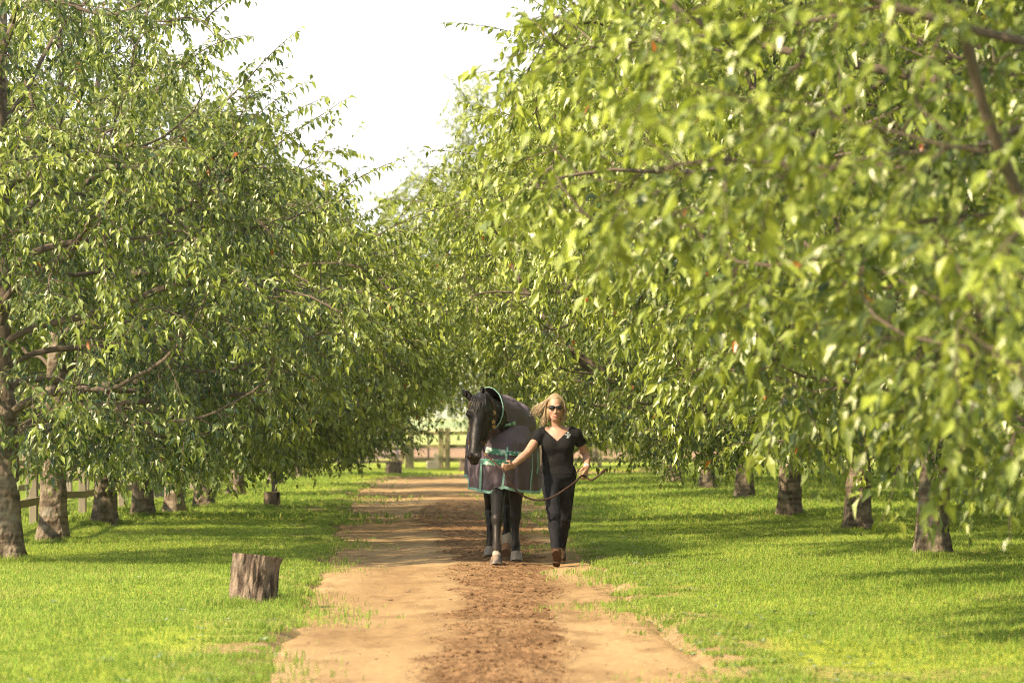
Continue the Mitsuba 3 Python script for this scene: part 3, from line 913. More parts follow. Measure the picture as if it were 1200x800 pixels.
# low field shelter beyond the far fence
mat('mat_shelter_roof', lambda p, n, uv: mix((0.33, 0.22, 0.15), (0.45, 0.32, 0.23), noise(p.x * 3, p.y * 3, p.z * 3)), rough=0.85)
mat('mat_shelter_wall', lambda p, n, uv: mix((0.24, 0.19, 0.18), (0.33, 0.27, 0.26), noise(p.x * 6, p.y * 2, p.z * 1.0)), rough=0.85)
sx0, sx1, sy0, sy1 = -9.2, -3.35, 127.0, 131.0
zs_ = float(ground_z(-6, 128))
add('field_shelter__wall', box((sx0 + sx1) / 2, sy0, zs_ + 0.8, sx1 - sx0, 0.12, 1.75, 0.01), 'mat_shelter_wall')
add('field_shelter__wall_001', box(sx1 - 0.06, (sy0 + sy1) / 2, zs_ + 0.8, 0.12, sy1 - sy0 - 0.13, 1.75, 0.01), 'mat_shelter_wall')
add('field_shelter__wall_002', box(sx0 + 0.06, (sy0 + sy1) / 2, zs_ + 0.8, 0.12, sy1 - sy0 - 0.13, 1.75, 0.01), 'mat_shelter_wall')
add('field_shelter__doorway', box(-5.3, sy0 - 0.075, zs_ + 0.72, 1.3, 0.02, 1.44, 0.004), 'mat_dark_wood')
rv = np.array([[sx0 - .3, sy0 - .4, 1.62], [sx1 + .3, sy0 - .4, 1.62], [sx1 + .3, (sy0 + sy1) / 2, 2.5], [sx0 - .3, (sy0 + sy1) / 2, 2.5],
               [sx0 - .3, sy1 + .4, 1.62], [sx1 + .3, sy1 + .4, 1.62]]) + [0, 0, zs_]
low = rv - [0, 0, 0.1]
add('field_shelter__roof', (np.vstack([rv, low]), np.array([[0, 1, 2], [0, 2, 3], [3, 2, 5], [3, 5, 4], [6, 8, 7], [6, 9, 8], [9, 11, 8], [9, 10, 11],
                                                            [0, 7, 1], [0, 6, 7], [4, 5, 11], [4, 11, 10], [1, 7, 8], [1, 8, 2], [2, 8, 11], [2, 11, 5], [0, 3, 9], [0, 9, 6], [3, 4, 10], [3, 10, 9]])), 'mat_shelter_roof')
tag('field_shelter', 'low field shelter with a tan roof, half hidden by the dark tree beyond the lane', 'building')


# hills
def hill(key, y0, depth, h, seed, bsdf, label):
    xs = np.linspace(-1.0, 1.0, 121) * y0 * 0.9
    ys = np.linspace(0, 1, 14)
    X, V = np.meshgrid(xs, ys)
    Yy = y0 + V * depth
    ridge = 0.55 + 0.9 * (meshkit.fbm(np.stack([X / (0.16 * y0) + seed, V * 1.2, X * 0], -1), 4, seed=seed) - 0.35)
    Z = h * np.sin(np.pi * 0.5 * V) ** 1.3 * np.clip(ridge, 0.15, 2) - 2.0 * (V == 0)
    add(key, grid_mesh(np.stack([X, Yy, Z], -1)), bsdf, smooth=True)
    tag(key, label, None, kind='structure')


mat('mat_hill_near', lambda p, n, uv: mix((0.11, 0.15, 0.05), (0.25, 0.26, 0.10), smoothstep(0.4, 0.6, fbm(p.x * 0.012, p.y * 0.012, 0.0, 3))), rough=0.95)
mat('mat_hill_far', lambda p, n, uv: mix((0.07, 0.10, 0.05), (0.15, 0.17, 0.08), smoothstep(0.4, 0.6, fbm(p.x * 0.004, p.y * 0.004, 0.0, 3))), rough=0.95)
hill('hills', 700.0, 500.0, 6.0, 3, 'mat_hill_near', 'low green rise beyond the fields')
hill('hills_001', 2600.0, 1400.0, 34.0, 8, 'mat_hill_far', 'hazy blue grey hills on the skyline at the end of the lane')


# fallen leaves on lane and grass
def fallen():
    r = np.random.default_rng(15)
    P = []
    while len(P) < 200:
        y = 15.5 + 45 * r.random() ** 1.3
        x = r.uniform(-0.16 * y, 0.17 * y)
        z = max(float(ground_z(x, y)) + (0.045 if off_lane(np.array(x), np.array(y)) > 0.35 else 0), float(lane_z(np.array(x), np.array(y)))) + 0.008
        P.append((x, y, z))
    P = np.array(P)
    n = len(P)
    a = r.uniform(0, 6.28, n)
    tan = np.column_stack([np.cos(a), np.sin(a), a * 0 + 0.05])
    v, f, c = leaves(P, tan, np.ones(n), 0.055, np.full(n, 0.5), r)
    v = v.reshape(n, 5, 3)
    v[..., 2] = P[:, None, 2] + (v[..., 2] - P[:, None, 2]) * 0.12
    t = r.random((n, 1))
    c = np.where(t < 0.5, np.array([0.45, 0.30, 0.04]), np.where(t < 0.8, np.array([0.35, 0.13, 0.04]), np.array([0.16, 0.09, 0.05])))
    add('fallen_leaves', (v.reshape(-1, 3), f), 'mat_leaf', color=np.repeat(c, 5, 0))
    tag('fallen_leaves', 'yellow and brown fallen leaves scattered on the lane and the grass', 'leaves', kind='stuff')


fallen()


def weeds():
    """Flat rosettes of broad leaves in the worn strip beside the lane and here and there in the lawn."""
    r = np.random.default_rng(33)
    P, D = [], []
    while len(P) < 2600:
        y = 15.5 + 32 * r.random() ** 1.3
        l, rr = edges(y)
        x = rr + abs(r.normal(0.35, 0.35)) if r.random() < 0.62 else (l - abs(r.normal(0.25, 0.25)) if r.random() < 0.5 else r.uniform(-0.15 * y, 0.17 * y))
        if off_lane(np.array(x), np.array(y)) < 0.02:
            continue
        k = int(r.integers(4, 9))
        z = float(ground_z(x, y)) + 0.012
        for a in r.uniform(0, 6.28, k):
            P.append((x, y, z))
            D.append((math.cos(a), math.sin(a), r.uniform(0.15, 0.7)))
    P, D = np.array(P), unit(np.array(D))
    n = len(P)
    w = unit(np.cross(D, [0, 0, 1.0]))
    L = r.uniform(0.025, 0.065, n)[:, None]
    mid = P + D * L * 0.5
    v = np.stack([P, mid + w * L * 0.24, mid - w * L * 0.24, P + D * L + np.array([0, 0, -0.2]) * L], 1).reshape(-1, 3)
    o = (np.arange(n) * 4)[:, None]
    f = np.concatenate([o + [0, 2, 1], o + [1, 2, 3]])
    t = r.random((n, 1))
    c = np.array([0.13, 0.21, 0.06]) * (1 - t) + np.array([0.30, 0.36, 0.20]) * t
    add('weeds', (v, f), 'mat_leaf', color=np.repeat(c, 4, 0))
    tag('weeds', 'small broad leaved weeds and clover along the worn edges of the lane', 'weeds', kind='stuff')


weeds()
# ---------------------------------------------------------------- organic bodies: a distance field meshed with surface nets
class Field:
    def __init__(self, lo, hi, h):
        self.h, self.lo = h, np.asarray(lo, float)
        self.n = np.ceil((np.asarray(hi, float) - self.lo) / h).astype(int) + 1
        self.d = np.full(self.n, 1.0, np.float32)

    def block(self, lo, hi):
        a = np.clip(np.floor((np.asarray(lo) - self.lo) / self.h).astype(int), 0, self.n - 1)
        b = np.clip(np.ceil((np.asarray(hi) - self.lo) / self.h).astype(int) + 1, a + 1, self.n)
        ax = [(self.lo[k] + self.h * np.arange(a[k], b[k])).astype(np.float32) for k in range(3)]
        P = np.meshgrid(*ax, indexing='ij', sparse=True)
        return tuple(slice(a[k], b[k]) for k in range(3)), P

    def merge(self, s, d, k):
        old = self.d[s]
        if k > 0:
            m = np.clip(0.5 + 0.5 * (old - d) / k, 0, 1)
            self.d[s] = old * (1 - m) + d * m - k * m * (1 - m)
        else:
            self.d[s] = np.minimum(old, d)

    def cap(self, a, b, ra, rb, k=0.02, sq=(1, 1, 1), cut=None):
        """A tapered capsule from a to b; sq squashes its section along x, y, z; cut = (point, direction) trims what lies beyond."""
        a, b, sq = np.asarray(a, float), np.asarray(b, float), np.asarray(sq, float)
        R = max(ra, rb) * max(1, sq.max()) + 2 * k + 2 * self.h
        s, P = self.block(np.minimum(a, b) - R, np.maximum(a, b) + R)
        ab = b - a
        L = max(float(ab @ ab), 1e-9)
        t = np.clip(sum((P[i] - a[i]) * ab[i] for i in range(3)) / L, 0, 1)
        d = np.sqrt(sum(((P[i] - a[i] - t * ab[i]) / sq[i]) ** 2 for i in range(3))) - (ra + (rb - ra) * t)
        if cut is not None:
            d = np.maximum(d, sum((P[i] - cut[0][i]) * cut[1][i] for i in range(3)))
        self.merge(s, d.astype(np.float32), k)

    def chain(self, pts, rad, k=0.02, sq=(1, 1, 1)):
        for a, b, ra, rb in zip(pts[:-1], pts[1:], rad[:-1], rad[1:]):
            self.cap(a, b, ra, rb, k, sq)

    def ell(self, c, r, k=0.02, cutout=False, R=None):
        c, r = np.asarray(c, float), np.asarray(r, float)
        m = r.max() + 2 * k + 2 * self.h
        s, P = self.block(c - m, c + m)
        q = [P[i] - c[i] for i in range(3)]
        if R is not None:
            q = [sum(R[j][i] * q[i] for i in range(3)) for j in range(3)]
        k0 = np.sqrt(sum((q[i] / r[i]) ** 2 for i in range(3)))
        k1 = np.sqrt(sum((q[i] / r[i] ** 2) ** 2 for i in range(3))) + 1e-9
        d = (k0 * (k0 - 1) / k1).astype(np.float32)
        if cutout:
            self.d[s] = np.maximum(self.d[s], -d)
        else:
            self.merge(s, d, k)

    def mesh(self, smooth=3):
        d = self.d
        neg = d < 0
        c = np.zeros(np.array(d.shape) - 1, np.uint8)
        for i in (0, 1):
            for j in (0, 1):
                for k in (0, 1):
                    c += neg[i:c.shape[0] + i, j:c.shape[1] + j, k:c.shape[2] + k]
        cells = np.argwhere((c > 0) & (c < 8))
        index = np.full(c.shape, -1, np.int32)
        index[tuple(cells.T)] = np.arange(len(cells))
        acc, cnt = np.zeros((len(cells), 3)), np.zeros((len(cells), 1))
        corners = [(i, j, k) for i in (0, 1) for j in (0, 1) for k in (0, 1)]
        val = {o: d[tuple((cells + o).T)].astype(float) for o in corners}
        for o in corners:
            for ax in range(3):
                if o[ax] == 0:
                    e = list(o)
                    e[ax] = 1
                    a, b = val[o], val[tuple(e)]
                    x = (a < 0) != (b < 0)
                    t = np.where(x, a / np.where(x, a - b, 1), 0)
                    p = np.repeat(np.array([o], float), len(cells), 0)
                    p[:, ax] = t
                    acc[x] += p[x]
                    cnt[x] += 1
        v = self.lo + self.h * (cells + acc / cnt)
        F = []
        for ax in range(3):
            u, w = (ax + 1) % 3, (ax + 2) % 3
            a = [slice(None)] * 3
            b = [slice(None)] * 3
            a[ax], b[ax] = slice(0, -1), slice(1, None)
            cross = neg[tuple(a)] != neg[tuple(b)]
            e = np.argwhere(cross)
            e = e[(e[:, u] > 0) & (e[:, w] > 0) & (e[:, u] < c.shape[u]) & (e[:, w] < c.shape[w])]
            inside = neg[tuple(e.T)]
            q = []
            for du, dw in ((0, 0), (1, 0), (1, 1), (0, 1)):
                g = e.copy()
                g[:, u] -= du
                g[:, w] -= dw
                q.append(index[tuple(g.T)])
            q = np.stack(q, 1)
            q = np.where(inside[:, None], q, q[:, ::-1])
            F.append(q)
        q = np.vstack(F)
        from scipy.sparse import coo_matrix
        a, b = np.concatenate([q[:, k] for k in range(4)]), np.concatenate([q[:, (k + 1) % 4] for k in range(4)])
        A = coo_matrix((np.ones(2 * len(a)), (np.concatenate([a, b]), np.concatenate([b, a]))), shape=(len(v), len(v))).tocsr()
        deg = np.maximum(np.asarray(A.sum(1)), 1)
        v0 = v.copy()
        for _ in range(smooth):
            for lam in (0.55, -0.57):
                v = v + lam * (A @ v / deg - v)
        v = v0 + np.clip(v - v0, -1.2 * self.h, 1.2 * self.h)
        return v, np.vstack([q[:, [0, 1, 2]], q[:, [0, 2, 3]]])


def catmull(pts, n):
    from scipy.interpolate import CubicSpline
    p = np.asarray(pts, float)
    t = np.concatenate([[0], np.cumsum(np.linalg.norm(np.diff(p, axis=0), axis=1))])
    return CubicSpline(t, p)(np.linspace(0, t[-1], n))


def ribbon(pts, nrm, w, thick=0.004, upv=None):
    """A flat strap following pts; nrm (n, 3) its outward normals; w its width."""
    p, nrm = np.asarray(pts, float), unit(nrm)
    t = unit(np.gradient(p, axis=0))
    s = unit(np.cross(nrm, t))
    w = np.broadcast_to(w, (len(p),))[:, None]
    ring = np.stack([p - s * w / 2, p + s * w / 2, p + s * w / 2 * 0.92 + nrm * thick, p - s * w / 2 * 0.92 + nrm * thick], 1)
    n = len(p)
    f = []
    for i in range(n - 1):
        for j in range(4):
            a, b, c, d = i * 4 + j, i * 4 + (j + 1) % 4, (i + 1) * 4 + (j + 1) % 4, (i + 1) * 4 + j
            f += [[a, b, c], [a, c, d]]
    f += [[0, 2, 1], [0, 3, 2], [(n - 1) * 4, (n - 1) * 4 + 1, (n - 1) * 4 + 2], [(n - 1) * 4, (n - 1) * 4 + 2, (n - 1) * 4 + 3]]
    return ring.reshape(-1, 3), np.array(f)


# ---------------------------------------------------------------- the black horse in its rug
def lz(x, y):
    return float(lane_z(np.array(x), np.array(y)))


def build_horse():
    F = Field((-0.22, 28.95, -0.03), (0.72, 32.6, 1.80), 0.0105)
    # trunk and neck under the rug
    F.cap(at(587, 512, 30.30), at(591, 512, 31.7), 0.25, 0.29, 0.05)
    F.ell(at(587, 524, 30.22), (0.21, 0.26, 0.27), 0.05)
    F.ell(at(592, 512, 31.75), (0.27, 0.36, 0.30), 0.05)
    F.chain([at(567, 472, 29.68), at(577, 486, 29.92), at(586, 502, 30.2)], [0.10, 0.145, 0.22], 0.05, (0.85, 1, 1))
    # head
    F.chain([at(566, 468, 29.63), at(562, 483, 29.53), at(557.8, 512, 29.43), at(556, 530, 29.36)], [0.080, 0.094, 0.060, 0.055], 0.035)
    F.chain([at(567, 492, 29.66), at(562, 510, 29.58), at(557, 533, 29.42)], [0.098, 0.070, 0.044], 0.035)
    F.ell(at(564.0, 492, 29.63), (0.102, 0.13, 0.135), 0.03)
    F.ell(at(555.3, 534, 29.36), (0.070, 0.070, 0.058), 0.03)
    F.ell(at(555.8, 541, 29.40), (0.045, 0.05, 0.03), 0.02)
    for x, y_ in ((550.0, 29.50), (575.0, 29.53)):
        F.ell(at(x, 485, y_), (0.034, 0.04, 0.032), 0.02)
        F.ell(at(x + (1.5 if x < 560 else -1.5), 481, y_ - 0.01), (0.034, 0.035, 0.018), 0.015)
    for x, y_ in ((549.6, 29.30), (561.4, 29.30)):
        F.ell(at(x, 533.5, y_ - 0.005), (0.030, 0.022, 0.027), 0.012)
        F.ell(at(x, 533.2, y_ - 0.024), (0.013, 0.016, 0.014), 0, True)
    # ears
    for b, m, t in (((553.5, 468, 29.64), (546.5, 461, 29.62), (540.8, 455.3, 29.60)), ((569.5, 465.5, 29.66), (566.5, 458, 29.63), (563.8, 451.5, 29.61))):
        F.chain([at(*b), at(*m), at(*t)], [0.033, 0.032, 0.006], 0.012, (1, 0.75, 1))
        m2 = at(*m) * 0.75 + at(*b) * 0.25
        F.ell(m2 - [0, 0.034, 0], (0.016, 0.024, 0.036), 0, True)
    gz = lambda px, Y: lz((px - 560) / 3600 * Y, Y)
    # front legs
    A, D = 29.28, 30.28
    F.chain([at(583, 545, 30.05), at(583.5, 575, 29.85), at(582.2, 606, 29.55)], [0.105, 0.074, 0.052], 0.03)
    F.ell(at(582.2, 608, 29.53), (0.058, 0.056, 0.068), 0.02)
    F.chain([at(582.2, 610, 29.54), at(582, 626, 29.48), at(582, 641, 29.42), at(582, 652, 29.33)], [0.050, 0.034, 0.044, 0.040], 0.02)
    F.chain([at(603, 545, 30.25), at(604.5, 575, 30.42), at(604.0, 602, 30.48)], [0.105, 0.074, 0.052], 0.03)
    F.ell(at(604, 603.5, 30.47), (0.057, 0.056, 0.066), 0.02)
    F.chain([at(604, 606, 30.48), at(603.6, 624, 30.48), at(604, 638, 30.46), at(605, 648, 30.37)], [0.050, 0.034, 0.045, 0.042], 0.02)
    # hind legs
    F.chain([at(580, 535, 31.75), at(578, 565, 31.55), at(575.5, 594, 31.85)], [0.17, 0.115, 0.062], 0.04)
    F.chain([at(575.5, 594, 31.86), at(575.0, 602, 31.82), at(575.0, 622, 31.62), at(575.0, 636, 31.48), at(574.4, 645, 31.34)], [0.060, 0.054, 0.038, 0.046, 0.042], 0.02)
    F.chain([at(600, 535, 31.7), at(598, 562, 31.35), at(596.5, 590, 31.45)], [0.17, 0.115, 0.062], 0.04)
    F.chain([at(596.5, 590, 31.46), at(596, 598, 31.42), at(594.5, 617, 31.20), at(593.6, 628, 31.08), at(592.8, 640, 31.00)], [0.060, 0.054, 0.038, 0.047, 0.042], 0.02)
    v, f = F.mesh(4)
    # coat: black, with white markings where the photograph shows them
    px = 560 + v[:, 0] / v[:, 1] * 3600
    py = 500 + (CAM_Z - v[:, 2]) / v[:, 1] * 3600
    nz = meshkit.fbm(v * 22, 3)
    black = np.array([0.0085, 0.0075, 0.0075]) * (0.75 + 0.5 * nz[:, None])
    brown = np.array([0.018, 0.012, 0.010])
    k = np.clip((v[:, 2] - 0.25) / 0.6, 0, 1)
    dust = np.clip((0.42 - v[:, 2]) / 0.40, 0, 1)[:, None] * np.clip(2.2 * (meshkit.fbm(v * 9, 4)[:, None] - 0.25), 0, 1)
    col = black * (1 - 0.55 * dust) + np.array([0.075, 0.050, 0.032]) * 0.55 * dust
    muzzle = np.clip((py - 528) / 8, 0, 1) * (v[:, 1] < 29.5)
    col = col * (1 - 0.5 * muzzle[:, None]) + 0.5 * muzzle[:, None] * brown
    white = np.array([0.30, 0.26, 0.215])
    leg_a = (v[:, 1] < 29.50) & (py > 646 + 14 * (nz - 0.5)) & (v[:, 2] < 0.3)
    leg_c = (v[:, 1] > 30.85) & (v[:, 1] < 31.26) & (px > 585) & (py > 625 + 12 * (nz - 0.5))
    leg_b = (v[:, 1] > 31.2) & (px < 583) & (py > 641)
    star = (v[:, 1] < 29.5) & (np.hypot((px - 557.5) / 1.3, (py - 492) / 3.5) < 1)
    for m, c in ((leg_a, white * 1.15), (leg_c, white * 0.95), (leg_b, white * 0.6), (star, np.array([0.09, 0.08, 0.08]))):
        w = np.where(m, 0.8 + 0.2 * nz, 0.0)[:, None]
        col = col * (1 - w) + w * c
    add('horse__body', (v, f), 'mat_coat', smooth=True, color=col)

    # hooves
    def hoof(key, top, bottom, r0, r1, bsdf, toe=(0, -1, 0)):
        top, bottom = np.asarray(top, float), np.asarray(bottom, float)
        ax = unit(bottom - top)
        e1 = unit(np.asarray(toe, float) - ax * (np.asarray(toe, float) @ ax))
        e2 = np.cross(ax, e1)
        th = np.linspace(0, 2 * np.pi, 28, endpoint=False)
        rings = []
        for t, rr in ((-0.05, 0.90), (0.0, 1.0), (0.12, 1.03), (0.5, 1.0), (0.92, 1.0), (1.0, 0.96)):
            R = (r0 + (r1 - r0) * max(t, 0)) * rr
            shape = R * (1 - 0.22 * np.clip(-np.cos(th), 0, 1) ** 2)
            c = top + (bottom - top) * t
            rings.append(c + (shape * np.cos(th))[:, None] * e1 * 1.08 + (shape * np.sin(th))[:, None] * e2)
        vv = np.vstack(rings + [bottom[None]])
        ff = []
        for a in range(5):
            for b in range(28):
                ff += [[a * 28 + b, a * 28 + (b + 1) % 28, (a + 1) * 28 + (b + 1) % 28], [a * 28 + b, (a + 1) * 28 + (b + 1) % 28, (a + 1) * 28 + b]]
        for b in range(28):
            ff.append([5 * 28 + b, 5 * 28 + (b + 1) % 28, 6 * 28])
        add(key, (vv, np.array(ff)), bsdf, smooth=50)

    def foot(px, Y, up=0.0):
        x = (px - 560) / 3600 * Y
        return np.array([x, Y, lz(x, Y) - 0.004 + up])
    b = foot(581.8, 29.24)
    hoof('horse__hoof', b + [0, 0.045, 0.085], b, 0.050, 0.066, 'mat_hoof_dark')
    b = foot(605.2, 30.28)
    hoof('horse__hoof_001', b + [0, 0.045, 0.090], b, 0.051, 0.068, 'mat_hoof_pale')
    b = foot(573.6, 31.26)
    hoof('horse__hoof_002', b + [0, 0.045, 0.085], b, 0.049, 0.064, 'mat_hoof_pale')
    b = at(592.4, 647.8, 30.93)
    hoof('horse__hoof_003', at(592.8, 638.8, 31.0), b, 0.047, 0.060, 'mat_hoof_brown')

    # forelock, mane wisps and tail
    r = np.random.default_rng(8)
    parts = []
    for k in range(46):
        u = r.uniform(-1, 1)
        a = at(562 + 6 * u, 463 + abs(u) * 1.5, 29.60)
        e = at(559.5 + 9 * u + r.normal(0, 1.2), 478 + r.uniform(0, 9) - 5 * abs(u), 29.415 + 0.03 * abs(u))
        m = (a + e) / 2 + np.array([0.01 * u, -0.055, 0.03])
        q = catmull([a, m, e], 7)
        parts.append(tube(q, np.linspace(0.006, 0.002, 7), 5))
    add('horse__forelock', join(parts), 'mat_horse_hair', smooth=True)
    parts = []
    for k in range(40):
        a = at(593 + r.normal(0, 1), 512, 32.15)
        q = catmull([a, a + [r.normal(0, .03), 0.16, -0.25], a + [r.normal(-0.03, .04), 0.13, -0.55], a + [r.normal(-0.03, .05), 0.08 + r.normal(0, .03), -0.85 - r.uniform(0, .12)]], 9)
        parts.append(tube(q, np.linspace(0.012, 0.003, 9), 4))
    add('horse__tail', join(parts), 'mat_horse_hair', smooth=True)
    # eyes
    for k, (x, y_) in enumerate(((548.2, 29.485), (576.4, 29.515))):
        s = trimesh.creation.icosphere(2, 0.018)
        s.apply_translation(at(x, 485.5, y_))
        add(num('horse__eye', k), s, 'mat_eye', smooth=True)


mat('mat_coat', rough=0.36, spec=0.55, base=(0, 0, 0))
scene['mat_coat'] = {'type': 'twosided', 'bsdf': {'type': 'principled', 'base_color': {'type': 'mesh_attribute', 'name': 'vertex_color'}, 'roughness': 0.48, 'specular': 0.32}}
mat('mat_horse_hair', base=(0.012, 0.011, 0.011), rough=0.42, spec=0.5)
mat('mat_hoof_dark', lambda p, n, uv: mix((0.06, 0.055, 0.058), (0.19, 0.14, 0.10), smoothstep(0.5, 0.62, fbm(p.x * 18, p.y * 18, p.z * 9, 3))), rough=0.5, spec=0.4)
mat('mat_hoof_pale', lambda p, n, uv: mix((0.15, 0.125, 0.105), (0.34, 0.295, 0.255), fbm(p.x * 30, p.y * 30, p.z * 10, 3)), rough=0.5, spec=0.4)
mat('mat_hoof_brown', lambda p, n, uv: mix((0.16, 0.085, 0.045), (0.26, 0.15, 0.085), fbm(p.x * 30, p.y * 30, p.z * 10, 3)), rough=0.7, spec=0.3)
mat('mat_eye', base=(0.01, 0.008, 0.008), rough=0.08, spec=0.8)
build_horse()


def rug_col(p, n, uv):
    g = noise(p.x * 170, p.y * 60, p.z * 170)
    c = mix((0.108, 0.082, 0.106), (0.155, 0.120, 0.150), fbm(p.x * 5, p.y * 5, p.z * 5, 3))
    c = mix(c, mi.Color3f(0.14, 0.105, 0.085), 0.30 * smoothstep(0.55, 0.75, fbm(p.x * 7 + 3, p.y * 7, p.z * 9, 4)))
    return c * (0.86 + 0.28 * g)


def rug_bump(p, n, uv):
    return fbm(p.x * 16, p.y * 16, p.z * 16, 4) + 0.35 * fbm(p.x * 50, p.y * 50, p.z * 30, 2)


mat('mat_rug', rug_col, rough=0.68, spec=0.35, bump=rug_bump, bscale=0.030, eps=2e-3, sheen=0.4)
mat('mat_teal', lambda p, n, uv: mix((0.24, 0.48, 0.40), (0.34, 0.60, 0.51), noise(p.x * 60, p.y * 60, p.z * 60)), rough=0.75, spec=0.25)
mat('mat_strap_teal', lambda p, n, uv: mix((0.08, 0.30, 0.22), (0.52, 0.68, 0.60), smoothstep(0.42, 0.62, noise(p.x * 48, p.y * 30, p.z * 48))), rough=0.75, spec=0.25)
mat('mat_leather', base=(0.055, 0.026, 0.018), rough=0.5, spec=0.4)
mat('mat_brass', base=(0.75, 0.50, 0.18), rough=0.25, metallic=1.0)

RW, RN = 0.365, 2.5


def rug_axis(y):
    return 0.228 + 0.02 * (y - 29.9)


def rug_point(al, z, fold=True, off=0.0):
    """A point of the body rug at the angle al round the horse (0 = front, positive to the photo's right) and height z."""
    al, z = np.asarray(al, float), np.asarray(z, float)
    fx = np.sqrt(np.clip(1 - (np.clip(z - 1.10, 0, 1) / 0.46) ** 2.5, 0.0, 1)) * (1 + 0.05 * np.clip(1.0 - z, 0, 1))
    yf = np.interp(z, [0.6, 0.75, 1.0, 1.18, 1.35, 1.5, 1.56], [29.80, 29.77, 29.74, 29.80, 30.0, 30.45, 30.9])
    yr = np.interp(z, [0.6, 1.1, 1.35, 1.5, 1.56], [32.42, 32.45, 32.3, 31.9, 31.3])
    p = 2 / RN
    s, c = np.sin(al), np.cos(al)
    ux, uy = np.sign(s) * np.abs(s) ** p, np.sign(c) * np.abs(c) ** p
    w = (RW + off) * fx
    if fold:
        low = np.clip((1.35 - z) / 0.6, 0, 1)
        ph = 9 * np.abs(np.abs(al) - 0.4) + 2.0 * (al > 0)
        w = w * (1 + 0.055 * low * np.sin(ph * 1.35 + 1.5 * z) + 0.03 * low * np.sin(2.7 * ph + 4 * z))
        f = 0.045 * low * np.sin(ph * 1.6 + 2 * z + 1) * np.clip(np.abs(al) * 3, 0, 1)
    else:
        f = 0
    ym, hl = (yf + yr) / 2, (yr - yf) / 2 + off
    y = ym - hl * uy + f * (np.cos(al) > 0)
    return np.stack([rug_axis(y) + w * ux, y, z], -1)


def rug_hem(al):
    a = np.degrees(np.angle(np.exp(1j * np.asarray(al, float))))
    return np.interp(a, [-180, -75, -58, -52, -30, -12, -2, 3, 8, 30, 60, 90, 180], [0.80, 0.83, 0.80, 0.715, 0.70, 0.685, 0.72, 0.735, 0.715, 0.69, 0.67, 0.67, 0.72])


def rug_normal(al, z):
    e = 1e-3
    a = rug_point(al + e, z) - rug_point(al - e, z)
    b = rug_point(al, z + e) - rug_point(al, z - e)
    n = unit(np.cross(a, b))
    c = np.array([rug_axis(31.0), 31.0, 1.05])
    n *= np.sign(((rug_point(al, z) - c) * n).sum(-1, keepdims=True))
    return n


